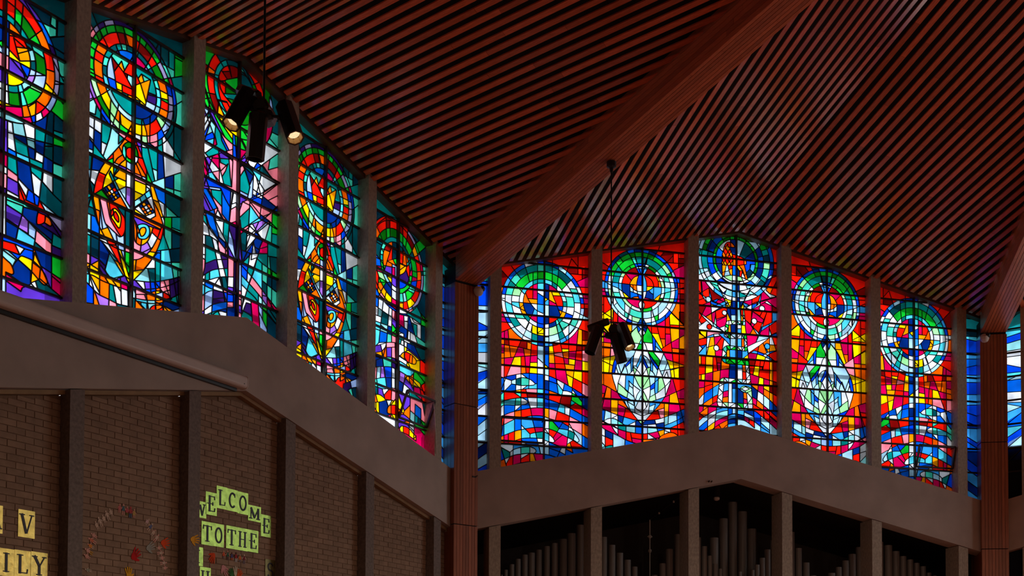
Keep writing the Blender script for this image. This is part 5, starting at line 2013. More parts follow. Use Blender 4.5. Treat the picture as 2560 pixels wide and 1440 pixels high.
L 614 8185 619 7847 611 7606
L 508 7878 780 7831
L 653 8011 681 7816
L 616 8016 777 8053
L 706 7824 701 7328
L 512 7643 759 7584
L 611 7589 621 6965
L 514 7508 534 7058
L 443 7419 446 7252 474 7024
L 302 7259 330 7033
L 138 7210 128 7124
L 515 7441 613 7454
L 613 7437 789 7285
L 518 7256 791 7132
L 447 7202 620 6998
L 140 7095 208 7247 279 7252
L -588 7581 -555 7576
L 457 8064 614 8151
L 385 8056 457 8047
S -344 10011 -255 10068 -210 10105 -97 10174
S -230 9964 -232 10062 -299 10048 -343 9995
S -344 10027 -320 9940 -229 9867 -91 9813
S -595 7356 -455 7465 -324 7532 -145 7598
S -593 7277 -453 7353 -277 7441 -52 7513
S -593 7245 -451 7233 -274 7248 -139 7273
S -590 7103 -494 7180 -407 7223
S -587 6897 -425 7025 -272 7103 -160 7145
S -575 6837 -424 6929 -292 7000 -169 7052
S -445 6867 -358 6948 -270 6990 -180 7000
S 120 7585 250 7527 419 7445 566 7355 765 7210
S 110 7466 252 7411 396 7354 494 7266 617 7235 791 7132
S 116 7121 234 7105 329 7083 377 7030
S 118 7717 248 7659 392 7588 539 7499 688 7409 788 7353
P g -558 10251 r -394 10314 r -459 10218 o -490 10106 d -521 10026 r -498 9924 d -451 9799 o -405 9706 a -303 9604 y -245 9515 g -560 9734 g -559 9654 g -448 9606 g -335 9477 t -412 10061 t -292 10280 T -123 10369 t -386 9893 t -339 9736 r -235 10242 d -122 10278 o -189 10197 r -323 10118 g -142 10104 G -139 9973 t -139 9924 G -115 9852 r -297 9885 r -158 9734 p -272 9782 q -225 9655 f -579 9580 k -514 9577 w -544 9419 h -487 9330 p -575 9357 c -528 9135 m -418 9165 B -529 9231 t -331 9266 p -378 9409 k -264 9311 g -220 9378 p -151 9309 B -240 9206 w -561 9154 b -59 9298 g 55 9378 g 194 9520 o 216 9580 q 39 10354 T 133 10347 r 275 10346 r 372 10306 r 471 10215 G 592 10287 d 630 10253 f 669 10133 m 673 9894 w 650 9764 T 746 10028 q 750 9720 T 723 9863 G 521 10135 w -569 8991 t -460 9052 m -415 9006 p -261 9101 k -171 9154 t -103 9198 B -57 9168 m 35 9189 p 153 9137 k 175 9229 w -458 8907 w -369 8862 p -522 8817 c -499 8714 k -366 8717 w -277 8752 t -165 8812 m -587 8791 k -224 8904 k -64 8918 p 38 9024 k 96 9014 n 178 9047 t 134 8846 T 250 8975 w 347 8878 f 253 8775 w 467 8924 c 439 9150 k 560 9215 w 295 9135 B 366 9172 w 489 9068 T 587 9055 k 638 8972 T 685 9111 q 730 9403 D 733 9232 B 374 8719 w 446 8713 k 690 8838 n 642 8735 k 163 8524 k 376 8585 c 330 8468 t 166 8375 n 167 8308 m 39 8263 k -88 8299 k 168 8209 w 286 8251 v 380 8318 w 477 8318 f 525 8386 B 405 8259 t 598 8361 k 619 8590 g 718 8592 q 624 8302 t 748 8294 g 745 8464 n 499 8461 p -550 8533 f -408 8571 b -560 8449 t -384 8467 B -206 8534 b -203 8340 k -361 8411 w -427 8370 k -403 8282 p -469 8290 w -313 8234 b -467 8162 t -553 8051 k -509 8067 w -420 7970 w -310 8073 T -440 7866 w -570 7821 t -175 8055 p -201 8226 f -94 7969 p -117 8666 w -70 8553 p 34 8559 v 37 8378 m 41 8115 p 43 8000 T 170 8077 w 264 8143 k 265 8059 n 408 8125 k -176 8120 i -62 8128 n -263 7895 k -173 7909 w -589 7661 t -480 7649 w -372 7782 w -314 7608 i -456 7529 i -214 7657 k -585 7423 t -519 7364 c -389 7454 w -278 7506 t -189 7535 w -583 7312 w -320 7331 T -209 7398 k -88 7633 c -581 7217 b -474 7283 k -579 7074 f -492 7101 i -318 7218 i -294 7129 k -196 7272 p -577 6963 b -293 7048 w -500 6906 t -379 6910 w -236 6984 n -112 7004 k -91 7125 B -93 7206 w -74 7457 p -94 7304 p -91 7796 f -104 7873 k -194 7827 n -262 7836 f 60 7681 i 63 7501 k 66 7337 k 68 7222 p 69 7140 k 71 7041 v 57 7895 k 47 7776 T 149 7976 n 127 7869 t 199 7793 w 341 7823 w 273 7600 B 178 7653 w 363 7931 f 220 7950 B 291 7957 t 413 7813 k 393 7555 c 179 7554 c 439 7670 t 253 7361 t 370 7464 w 160 7299 c 325 7333 w 161 7233 i 233 7172 m 375 7180 h 468 7359 q 558 7827 t 555 8029 q 560 7692 T 562 7608 v 564 7456 g 569 7170 m 688 7358 q 723 7505 D 683 7680 g 756 7789 t 726 8121 q 642 7939 T 753 7959 f 472 7125 v 570 7069 T 691 7188 D 693 7087 m 694 6985 t 234 7072 k 242 8024 m 529 8122""",'c5':"""O 0 8866 745
O 0 8866 680
O 0 8866 565
O 0 8866 430
O 0 8866 358
L -286 9529 -279 9353 -264 9195
L -186 9495 -175 9241
L 16 9575 27 9138 29 8512
L 75 9533 72 9296 88 9127 85 8717
L 162 9541 165 9328 154 9118
L 296 9501 233 9208
L 501 9380 394 9199 288 9068
L 599 9236 396 9104 289 9004
L -531 9302 -442 9226 -339 9091
L -432 9414 -494 9361
L 685 8989 534 8933 398 8913
L 673 8840 536 8788 319 8696
L 316 8974 396 9056
L 345 8816 535 8837
L 397 8944 345 8816
L 90 8923 263 8932
L 289 8973 78 8809
L 180 9143 169 8981
L 77 8935 183 8938
L -115 9184 -117 8933
L -160 9059 -247 8859
L -363 9006 -172 9024
L -247 8859 -28 8963
L -106 8937 -27 8869
L -260 8855 -27 8853
L -310 8761 -53 8814 -27 8838
L -333 8645 -247 8851
L -373 8740 -321 8680
L -512 8817 -361 8821
L -523 8691 -360 8729
L -522 8614 -25 8650
L -118 8824 -126 8464
L -40 8833 -38 8646
L -269 8619 -128 8617
L -414 9004 -363 8975
L -438 8903 -362 8913
L -515 9062 -390 9059
L -491 9147 -340 9138
L -487 8841 -373 8786
L -482 8443 -230 8523
L -281 8491 -356 8392
L -408 8528 -281 8522
L -470 8478 -481 8353
L 309 9537 528 9437
L 501 9380 665 9517 805 9452
L 585 9247 806 9435
L 698 9075 810 9103
L 700 8929 811 8965
L -180 9630 -179 9583
L -308 9630 -179 9614
L 27 8698 80 8715
L 318 8791 373 8713
L -530 8307 -430 8261 -226 8200 8 8145
L -127 8495 -123 8184
L 29 8543 39 8138
L 87 8530 86 8152
L -278 8323 -315 8219
L -380 8353 -454 8238
L 83 8434 188 8482
L 175 8463 203 8329
L 241 8515 297 8357
L 347 8611 188 8482
L 321 8563 484 8557
L 190 8325 192 8199
L 297 8357 352 8230
L 403 8453 499 8418
L 538 8622 456 8613
L 338 8234 513 8358
L 432 8334 460 8278
L 85 8285 190 8317
L -122 8169 -45 8160
L -352 8115 -399 7825 -445 7505
L -186 8134 -221 7814 -243 7560
L -466 8128 -476 7941
L -515 8052 -120 7998 115 7940 464 7896 796 7843
L -525 7918 -375 7924
L -524 7819 -118 7843
L -220 7752 -398 7794
L -109 8110 -118 7812
L -31 8118 -42 7974
L -522 7698 -117 7719 304 7709 797 7730
L -117 7719 12 7848
L -41 7865 38 7824 90 7886
L 39 7762 91 7792
L -519 7439 -445 7505 -243 7568
L -117 7703 -115 7595
L 91 7823 210 7825 211 7684
L 100 8109 206 8124 222 7939
L 206 8124 326 8143 302 7898
L 260 8045 220 8034 327 8048
L 383 7921 385 7715
L 408 8072 575 7783
L 462 8055 463 8039
L 329 7922 317 7760
L 449 8067 572 8070 574 7894
L 679 8295 684 7909
L 679 8295 791 8246
L 407 8151 489 8095 821 8109
L 326 8159 516 8135
L 568 8374 792 8182
L 493 7728 660 7548
L 145 7713 119 7627
L 224 7703 225 7624
L 304 7709 292 7595
L 603 7710 686 7716
L -518 7332 -368 7388 -268 7491
L -368 7372 -341 7287 -268 7507
L -394 7473 -355 7376
L -256 7556 -240 7329
L -242 7483 -37 7546
L -114 7517 -112 7378
L -25 7619 -8 7343
L -517 7272 -367 7280
L 225 7624 227 7483
L 240 7533 228 7404
L 387 7541 362 7407
L 455 7543 443 7412
L 200 7523 359 7605
L 551 7480 688 7523
L 468 7562 661 7516 662 7390
L 281 7418 362 7360 390 7320
L 95 7432 17 7443
L -341 7256 -314 7142
L -112 7347 -110 7193
L 96 7370 98 7246
L 295 7358 283 7293
L -516 7211 -514 7091
L -490 7097 -500 6942 -461 6799
L -390 7122 -400 6966
L -302 7145 -234 6853
L -110 7193 -106 6853
L -19 7201 -16 6906
L 111 7203 100 7059
L 151 7197 46 7171
L 257 7192 194 6925
L 98 7199 87 7071
L 285 7136 232 7060
L 378 7183 366 7076
L 486 7201 474 7055
L 392 7178 472 7246 487 7154
L 393 7083 475 6992 474 7055
L 692 7236 804 7183
L 693 7108 804 7183
L 693 7108 806 6974
L 489 6963 501 7062 666 7053
L 666 7053 695 6964
L 367 6997 368 6903
L -461 6799 -459 6692
L -348 6795 -309 6712 -221 6795
L -296 6715 -283 6657 -117 6680
L -221 6795 -119 6881
L -507 6559 -383 6595 -257 6647 -104 6683 -26 6685
L -106 6837 -117 6680
L -509 6665 -458 6555
L -244 6650 -179 6557 -103 6667
L -116 6602 -114 6463
L -103 6621 -26 6701
L -506 6438 -430 6378
L -433 6561 -418 6381
L -304 6375 -101 6466
L -101 6466 -22 6390
L -507 6544 -506 6453
L -125 6353 -114 6463
L -279 6381 -202 6321
L 23 6899 129 6878 261 6862
L 236 6761 316 6732
L 396 6782 398 6624
L 210 6724 317 6669 397 6735
L 184 6671 238 6589
L 238 6589 397 6719
L 238 6589 212 6520
L 398 6624 387 6463
L 532 6766 522 6461
L 532 6766 698 6723 700 6499
L 157 6696 238 6589
L 27 6619 225 6538
L 82 6366 373 6460
L 617 6561 605 6431
L 700 6531 784 6437
L 507 6601 700 6547
L 400 6466 509 6426
L 214 6340 216 6238
L 375 6350 376 6208
L 510 6347 498 6201
L 512 6204 566 6247 716 6310 691 6144
L 110 6278 136 6237 322 6228 539 6178
L 566 6247 567 6167
L 716 6358 814 6314
L 56 6345 110 6278
L 374 6366 510 6315
L 804 7183 829 6172
S 262 9027 276 8937 211 8820 79 8731
S -519 7439 -369 7502 -218 7570 -38 7616 146 7634 359 7613 578 7559 800 7504
S 121 7455 200 7523 306 7551 441 7539 551 7488 524 7417 389 7398 255 7411 122 7439
S -516 7211 -341 7295 -164 7352 18 7365 202 7350 390 7320
S -515 7106 -340 7158 -136 7202 20 7203 231 7185 419 7153 638 7063 834 7012
S -512 6923 -363 6976 -185 7023 -5 7049 180 7031 367 6982 530 6925 751 6864
S 271 7132 311 7174 391 7186 527 7164 665 7133 666 7069 502 7046 366 7076 272 7117
S -511 6802 -310 6812 -80 6882 102 6871 315 6827
S -509 6680 -409 6696 -283 6672
S -217 6518 -179 6573 -103 6605 1 6629
S -217 6518 -204 6459 -101 6466 3 6474
S 55 6438 133 6502 239 6526 400 6482 536 6448 756 6431
S 110 6278 162 6328 268 6343 402 6324 511 6267 593 6252
P t -509 9571 D -421 9542 t -244 9622 t -141 9613 r -482 9381 d -242 9498 r -393 9351 o -241 9421 r -113 9451 o -492 9208 g -441 9149 G -341 9246 g -227 9301 G -111 9342 t -238 9173 q -110 9225 T -314 9131 T -465 9048 G -489 8948 q -401 8978 t -412 8881 b -461 8772 o -186 9128 D -56 9079 d -262 9040 o -286 8923 r -184 8942 o -183 8872 g -67 8918 f -79 8852 g -334 8722 m -460 8665 p -207 8717 m -78 8743 e -459 8589 g -382 8505 r -507 8466 o -444 8409 h -307 8591 y -192 8566 p -75 8556 n -229 8492 u 43 9538 o 44 9459 d 110 9467 r 203 9436 d 122 9519 G 45 9349 g 111 9341 g 205 9310 g 299 9231 d 338 9372 a 462 9254 u 364 9461 u 47 9177 t 126 9235 T 180 9190 r 128 9062 o 221 9077 a 183 8890 r 290 8909 u 131 8795 m 50 8957 p 47 8799 T 368 9142 g 451 9010 g 479 8907 r 531 9149 r 560 9030 o 603 8898 r 591 8750 m 426 8810 B 428 8698 g 359 8749 i 212 8710 t 370 8967 t 315 9061 q 289 8989 u 614 9176 m 671 9033 u 687 8812 T 445 9505 g 639 9395 D 723 9294 q 754 9044 T 742 8910 q 757 8770 D 753 9157 B 54 8675 b -517 8250 w -506 8315 a -405 8315 p -468 8296 y -227 8262 G -202 8378 k -379 8231 w -74 8402 m -84 8227 m 56 8457 p 45 8281 w -251 8146 B -96 8137 q 136 8395 h 242 8420 g 375 8524 q 402 8596 r 512 8502 y 377 8397 a 138 8246 r 244 8278 w 166 8168 k 298 8215 f 406 8270 u 567 8438 m 594 8511 u 648 8624 t 514 8262 D 651 8383 b -503 8147 w -403 8131 h -414 8020 t -275 8092 T -249 8007 w -160 8095 w -500 7888 c -298 7900 t -425 7894 w -170 7890 n -195 7759 c -472 7681 c -474 7788 h -322 7785 k -69 8075 p -67 7904 m 49 8016 g -53 7768 w 51 7812 w -471 7559 b -345 7609 q -181 7670 k -64 7671 h 140 8073 w 259 8108 w 261 7998 n 156 7889 w 157 7795 T 263 7824 n 355 7977 w 438 7825 T 327 8096 w 434 8127 t 517 8007 q 614 7986 g 735 8246 g 737 8150 D 738 8005 q 740 7811 T 740 7892 n 602 7822 n 467 7657 T 631 7653 w 158 7669 w 251 7679 w 345 7672 t 92 7698 p -469 7407 w -331 7474 a -443 7322 o -304 7374 k -192 7543 f -63 7578 p -190 7435 k -62 7469 w 147 7540 p 306 7614 y 306 7567 a 174 7469 r 294 7484 o 415 7500 a 497 7458 y 335 7384 p 441 7571 m 550 7568 r 606 7438 n -441 7200 q -214 7289 t -213 7212 w 148 7415 c 176 7312 m 498 7378 D 743 7602 i -60 7298 k -501 7003 s -439 7018 v -338 7043 B -186 7097 w -70 7110 m 60 7127 v 165 7138 c -361 6884 n -171 6930 q -499 6866 w -55 6958 n 75 6974 w 287 6947 p 286 7057 a 325 7130 o 419 7137 y 569 7102 o 445 7215 y 448 7017 m 584 6986 g 720 7195 r 748 7137 r 749 7041 T 637 7207 t 422 6915 p 102 6903 T -461 6783 o -497 6744 p -397 6737 w -234 6822 k -54 6850 k -79 6751 r -182 6742 y -384 6649 o -483 6625 w -167 6622 n -331 6507 y -65 6661 r -50 6555 o -166 6514 y -482 6489 w -468 6415 m -203 6397 y -62 6428 w -74 6348 p 130 6768 w 343 6754 T 237 6667 y 357 6694 k 465 6703 o 318 6606 y 106 6590 o 186 6530 h 453 6557 b 615 6689 t 563 6501 T 645 6487 g 728 6473 p 266 6469 p 135 6362 w 427 6440 o 347 6431 y 162 6289 r 282 6283 y 429 6282 w 456 6351 m 619 6338 r 621 6226 a 539 6209 T 753 6768 D 759 6222 g 757 6351"""}
YG=.21
def leadmesh(vs,lead,uc,w=.0062):
    mb=MB()
    for i,j in lead:
        a,b=Vector(vs[i]),Vector(vs[j]); d=b-a; l=d.length
        if l<1e-6: continue
        d/=l; n=Vector((-d.y,d.x))*w; a=a-d*w*.5; b=b+d*w*.5
        p=[a+n,b+n,b-n,a-n]; k=len(mb.v)
        for y in(YG-.009,YG+.006):
            mb.v+=[(uc+q.x,y,q.y) for q in p]
        mb.f+=[(k,k+1,k+2,k+3),(k+7,k+6,k+5,k+4),(k,k+4,k+5,k+1),(k+3,k+2,k+6,k+7)]
    return mb
def panes(root,vs,tri,cl,A,col,uc):
    ar=sorted(cl,key=lambda c:-sum(A[k] for k in cl[c]))
    def fill(mb,c):
        ix={}
        for k in cl[c]:
            f=[]
            for i in tri[k]:
                if i not in ix: ix[i]=len(mb.v); mb.v.append((uc+vs[i][0],YG,vs[i][1]))
                f.append(ix[i])
            mb.f.append(tuple(f))
    for c in ar[:290]:
        mb=MB(); fill(mb,c); put('pane',mb.mesh('pane',glass(col[c])),root)
    rest=ar[290:]
    if rest:
        mb=MB(); mi=[]; codes=[]
        for c in rest:
            n0=len(mb.f); fill(mb,c)
            if col[c] not in codes: codes.append(col[c])
            mi+=[codes.index(col[c])]*(len(mb.f)-n0)
        me=mb.mesh('small_panes',None)
        for c in codes: me.materials.append(glass(c))
        me.polygons.foreach_set('material_index',mi)
        put('small_panes',me,root)['kind']='stuff'
def bars(root,k,uc):
    for i,z in enumerate(BARS):
        a0,a1=-.8,.8
        lo=min(ZB-GSL*abs(uc+a) for a in(a0,a1)); 
        zz=lambda a:zgl(uc+a)
        if z>zz(0)+.25 or z<lo: continue
        if z>min(zz(a0),zz(a1)):    # cut where the sloping header meets the bar
            r=(10.44-z)/GSL; a0=max(a0,-r-uc); a1=min(a1,r-uc)
            if a1-a0<.1: continue
        put('saddle_bar',MB().box(uc+a0,uc+a1,.165,.2,z-.014,z+.014).mesh('saddle_bar',M['steel']),root)
    put('centre_bar',MB().extr(chev(uc-.013,uc+.013,lambda u:ZB-GSL*abs(u),zgl),.15,.2).mesh('centre_bar',M['steel']),root)
    for zt in(8.07,7.16):
        put('outside_rail',MB().box(uc-.82,uc+.82,.34,.40,zt-.03,zt+.03).mesh('outside_rail',M['steel']),root)
WIN=[('B',1,'b1',0,'stained glass window of blue fish and a pale green ring, beside the middle column'),
 ('B',2,'b2',0,'stained glass window of blue dove over a white leaf, partly behind hanging spotlights'),
 ('B',3,'b3',0,'stained glass window with orange lion in ring above a tower, under the gable peak'),
 ('B',4,'b2',1,'stained glass window of dove and white leaf, right of the lion window'),
 ('B',5,'b1',1,'stained glass window of green ring and fish, beside the right column'),
 ('C',1,'c1',0,'teal stained glass window cut by the left picture edge'),
 ('C',2,'c2',0,'teal stained glass window with orange mask, second from the left'),
 ('C',3,'c3',0,'teal stained glass window of pink tree branches, behind hanging spotlights'),
 ('C',4,'c2',0,'teal stained glass window with narrow orange mask, right of the pink tree'),
 ('C',5,'c5',0,'teal stained glass window of orange fishes, beside the middle column')]
cache={}
for n,(w,k,des,mir,lab) in enumerate(WIN):
    uc=(k-3)*1.8
    root=put('window_%d'%(n+1),None,mw=WM[w]); tag(root,lab,'window',kind='structure')
    lines,seeds,discs=parse(DES[des],bool(mir),0.,.64 if w=='B' else .5,.1 if w=='B' else .2)
    top=lambda a:zgl(uc+a)+.02; bot=lambda a:ZB-GSL*abs(uc+a)
    ol=[(-.81,bot(-.81))]+([(0,bot(0))] if k==3 else [])+[(.81,bot(.81)),(.81,top(.81))]+([(0,top(0))] if k==3 else [])+[(-.81,top(-.81))]
    vs,tri,cl,lead,A=cells(lines,ol,discs)
    col=colour(vs,tri,cl,A,seeds)
    panes(root,vs,tri,cl,A,col,uc)
    put('lead_came',leadmesh(vs,lead,uc).mesh('lead_came',M['lead']),root)['kind']='stuff'
    bars(root,k,uc)
    if des in('b1','c5') and not(w=='C' and k==1):      # tilting vent light at the foot
        a0,a1=(-.78,-.02) if (w=='B' and k==1) else (.02,.78)
        z0,z1=(6.43,6.82)
        if w=='C': z0,z1=6.43,6.84
        mb=MB(); tl=.10 if w!='C' else .16
        def fr(p,q): mb.tube([p,q],.021,4)
        A_=(uc+a0,.15,z0);B_=(uc+a1,.15,z0);C_=(uc+a1,.15-tl,z1);D_=(uc+a0,.15-tl,z1)
        for p,q in((A_,B_),(B_,C_),(C_,D_),(D_,A_)): fr(p,q)
        put('vent_frame',mb.mesh('vent_frame',M['steel']),root)
        put('vent_stay',MB().tube([(uc+a1-.02,.15-tl,z1),(uc+a1-.01,.19,z1-.02)],.01,6).tube([(uc+a0+.05,.15-tl,z1),(uc+a0+.02,.19,z0+.05)],.007,6).mesh('vent_stay',M['black']),root)
ST_BL= ([-4.736, -4.61], [(9.165, 9.177, 'B'), (8.743, 8.748, 's'), (8.626, 8.637, 's'), (8.446, 8.395, 'B'), (8.308, 8.326, 's'), (8.163, 8.243, 's'), (8.094, 8.104, 'l'), (7.936, 7.946, 'w'), (7.736, 7.745, 'h'), (7.694, 7.676, 's'), (7.591, 7.635, 'B'), (7.419, 7.511, 's'), (7.267, 7.276, 'n'), (7.219, 7.228, 'l'), (7.123, 7.201, 'b'), (6.965, 7.077, 'w'), (6.834, 6.836, 'b'), (6.69, 6.801, 's'), (6.518, 6.616, 's'), (6.306, 6.396, 'n'), (6.113, 6.21, 's'), (5.942, 6.018, 'B')])
ST_DL= ([-4.896, -4.663], [(9.194, 9.393, 'A'), (9.075, 9.071, 'c'), (8.956, 9.003, 'B'), (8.837, 8.876, 'h'), (8.692, 8.699, 'w'), (8.582, 8.58, 'w'), (8.446, 8.361, 'B'), (8.276, 8.268, 'c'), (8.123, 8.209, 's'), (8.132, 8.133, 'b'), (7.911, 7.896, 'w'), (7.711, 7.694, 'l'), (7.691, 7.618, 's'), (7.521, 7.593, 'l'), (7.292, 7.466, 'b'), (7.242, 7.247, 'c'), (7.038, 7.18, 'B'), (6.844, 7.028, 's'), (6.832, 6.826, 'n'), (6.573, 6.776, 'b'), (6.429, 6.59, 'h'), (6.193, 6.363, 'n'), (6.007, 6.187, 'c'), (5.889, 6.019, 'B')])
ST_BR= ([4.742, 5.003], [(9.338, 9.334, 'A'), (9.141, 9.137, 'D'), (8.996, 9.005, 'c'), (8.944, 8.914, 'B'), (8.68, 8.692, 'l'), (8.56, 8.58, 'b'), (8.398, 8.469, 'B'), (8.253, 8.264, 'l'), (8.113, 8.127, 'B'), (7.878, 7.897, 'l'), (7.674, 7.7, 'B'), (7.529, 7.47, 'B'), (7.359, 7.265, 'n'), (7.232, 7.245, 'l'), (7.07, 6.942, 'B'), (6.977, 6.84, 'b'), (6.79, 6.806, 'n'), (6.646, 6.482, 'B'), (6.451, 6.296, 'l'), (6.231, 6.075, 'n'), (6.061, 5.905, 'l')])

for n,(w,(ue,uf),rows,u0,u1,lab) in enumerate((('B',*ST_BL,-5.1,-4.6,'narrow blue stained glass strip right of the middle column'),('B',*ST_BR,4.6,5.1,'narrow blue stained glass strip left of the right column'),('D',*ST_DL,-5.1,-4.6,'pale blue stained glass strip at the right picture edge'),('C',(4.9,5.1),ST_BR[1],4.6,5.2,'blue stained glass strip left of the middle column'))):
    root=put('window_%d'%(n+11),None,mw=WM[w]); tag(root,lab,'window',kind='structure')
    f=lambda r,u:r[0]+(r[1]-r[0])*(u-ue)/(uf-ue)
    rr=[(zgl(4.85)+.2,zgl(4.85)+.2,'A')]+rows+[(5.6,5.6,'b')]
    lead=[];vv=[]
    for a,b in zip(rr,rr[1:]):
        lim=.004
        za=[f(a,u0),f(a,u1)]; zb_=[f(b,u0),f(b,u1)]
        p=[(u0,zb_[0]),(u1,min(zb_[1],za[1])),(u1,za[1]),(u0,max(za[0],zb_[0]))]
        put('pane',MB().poly([(u,YG,z) for u,z in p]).mesh('pane',glass(a[2])),root)
        vv+=[(u0,za[0]),(u1,za[1])]; lead.append((len(vv)-2,len(vv)-1))
    put('lead_came',leadmesh(vv,lead,0).mesh('lead_came',M['lead']),root)['kind']='stuff'
    for z in BARS[2:]:
        put('saddle_bar',MB().box(u0,u1,.165,.2,z-.015,z+.015).mesh('saddle_bar',M['steel']),root)
o=put('panel_far',MB().box(-5.1,-3,.2,.4,0,6.6).mesh('panel_far',flat((10,16,30))),mw=WM['D']); tag(o,'dark blue panel standing in for glass below the band beyond the right column','wall',kind='structure')  # panel added in place of dark blue glass, closes the gap
o=put('wall_above',MB().extr(chev(-5.3,-3,lambda u:6.5,lambda u:6.9),.3,.5).mesh('wall_above',M['dark']),mw=WM['D']); tag(o,'dark sill behind the far right band','wall',kind='structure')
# ------------------------------------------------------------------ brick wall on the left
mw=WM['C']
CH=.0757; BLN=.2277
for k in range(0,7):
    ua=(k-3.5)*1.8+.1; ub=(k-2.5)*1.8-.1
    ua=max(ua,-5.0); ub=min(ub,5.0)
    hd=lambda u:zlow(u)-.06
    back=MB().extr(chev(ua-.1,ub+.1,lambda u:0,hd),.166,.42)
    root=put('wall_left',back.mesh('wall_left',M['mortar']),mw=mw); tag(root,'brown brick wall bay, %s from the left under the concrete band'%(ordw+['seventh'])[k],'wall','brick bays of the left wall',kind='structure')
    put('head_board',MB().extr(chev(ua,ub,lambda u:zlow(u)-.055,lambda u:zlow(u)-.006),.09,.3).mesh('head_board',M['sill']),root)
    if k==0: continue
    row=0; z=3.05
    while z<6.0:
        x=ua-(BLN/2 if row%2 else 0)
        while x<ub:
            xa,xb=max(x+.003,ua),min(x+BLN-.003,ub)
            zc=min(hd(xa),hd(xb))
            if xb-xa>.03 and z+.004<zc-.01:
                pr=.158+rnd.uniform(-.0025,.0025); zt=min(z+CH-.003,zc)
                b=.002
                put('brick',MB().prism([(xa+b,pr,z+.003+b),(xb-b,pr,z+.003+b),(xb-b,pr,zt-b),(xa+b,pr,zt-b)],[(xa,.175,z+.003),(xb,.175,z+.003),(xb,.175,zt),(xa,.175,zt)]).mesh('brick',M['brick']),root)
            x+=BLN
        z+=CH; row+=1
# ------------------------------------------------------------------ organ chamber behind the right wall
mw=WM['B']
mb=MB(); bz=lambda u:5.73-SL*abs(u)
mb.extr(chev(-5,5,lambda u:0,lambda u:bz(u)),2.2,2.3)
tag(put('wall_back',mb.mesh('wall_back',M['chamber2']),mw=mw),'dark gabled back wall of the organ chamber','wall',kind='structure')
mb=MB(); mb.extr(chev(-5.2,5.2,lambda u:0,lambda u:7.0),2.6,2.7)
mb.box(-5.3,-5.2,.3,2.7,0,7);mb.box(5.2,5.3,.3,2.7,0,7)
mb.extr(chev(-5.3,5.3,lambda u:6.3-SL*abs(u),lambda u:6.4-SL*abs(u)),.26,2.7)
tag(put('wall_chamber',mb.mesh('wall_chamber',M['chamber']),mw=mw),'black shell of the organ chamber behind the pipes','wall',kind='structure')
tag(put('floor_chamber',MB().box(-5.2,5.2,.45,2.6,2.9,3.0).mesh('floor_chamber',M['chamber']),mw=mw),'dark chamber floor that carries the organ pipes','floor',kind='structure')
PIPES=[(-4.11, 4.25, 0.02, 1.1), (-4.035, 4.34, 0.035, 1.1), (-3.925, 4.44, 0.045, 1.1), (-3.81, 4.54, 0.05, 1.1), (-3.685, 4.62, 0.055, 1.1), (-3.56, 4.66, 0.06, 1.1), (-3.425, 4.72, 0.055, 1.1), (-3.275, 4.79, 0.055, 1.1), (-3.13, 4.85, 0.06, 1.1), (-2.97, 4.93, 0.07, 1.1), (-2.815, 5.04, 0.075, 1.1), (-2.65, 5.2, 0.07, 1.1), (-2.205, 5.0, 0.065, 1.1), (-2.045, 4.86, 0.065, 1.1), (-1.895, 4.72, 0.065, 1.1), (-1.745, 4.6, 0.065, 1.1), (-1.605, 4.48, 0.055, 1.1), (-1.215, 4.34, 0.055, 1.1), (-1.06, 4.56, 0.06, 1.1), (-0.93, 4.83, 0.07, 1.1), (-0.765, 5.11, 0.065, 1.1), (0.025, 5.1, 0.085, 1.25), (0.215, 5.47, 0.085, 1.25), (0.405, 5.79, 0.085, 1.25), (0.6, 5.62, 0.09, 1.25), (0.79, 5.3, 0.09, 1.25), (-0.46, 5.03, 0.05, 0.85), (-0.345, 4.87, 0.055, 0.85), (-0.235, 4.7, 0.045, 0.85), (-0.125, 4.56, 0.045, 0.85), (-0.025, 4.47, 0.035, 0.85), (0.37, 4.43, 0.03, 0.85), (0.625, 4.47, 0.035, 0.85), (0.715, 4.57, 0.045, 0.85), (0.82, 4.7, 0.05, 0.85), (0.925, 4.86, 0.055, 0.85), (1.04, 5.04, 0.05, 0.85), (1.53, 5.25, 0.07, 1.1), (1.685, 4.95, 0.065, 1.1), (1.845, 4.68, 0.065, 1.1), (1.99, 4.44, 0.06, 1.1), (2.38, 4.5, 0.07, 1.1), (2.53, 4.62, 0.06, 1.1), (2.675, 4.75, 0.065, 1.1), (2.82, 4.88, 0.07, 1.1), (2.965, 5.02, 0.065, 1.1), (3.41, 5.14, 0.07, 1.1), (3.59, 5.08, 0.08, 1.1), (3.755, 4.97, 0.075, 1.1), (3.91, 4.88, 0.07, 1.1), (4.065, 4.82, 0.065, 1.1), (4.21, 4.76, 0.06, 1.1), (4.35, 4.7, 0.06, 1.1), (4.48, 4.58, 0.05, 1.1), (4.61, 4.53, 0.04, 1.1)]
bayn=['between the first and second posts','between the second and third posts','in the middle bay','in the bay right of the middle','in the far right bay']
bays={}
for p in PIPES: bays.setdefault(min(4,max(0,int((p[0]+4.5)//1.8))),[]).append(p)
cnt=['first','second','third','fourth','fifth','sixth','seventh','eighth','ninth','tenth','eleventh','twelfth','thirteenth','fourteenth','fifteenth','sixteenth','seventeenth','eighteenth']
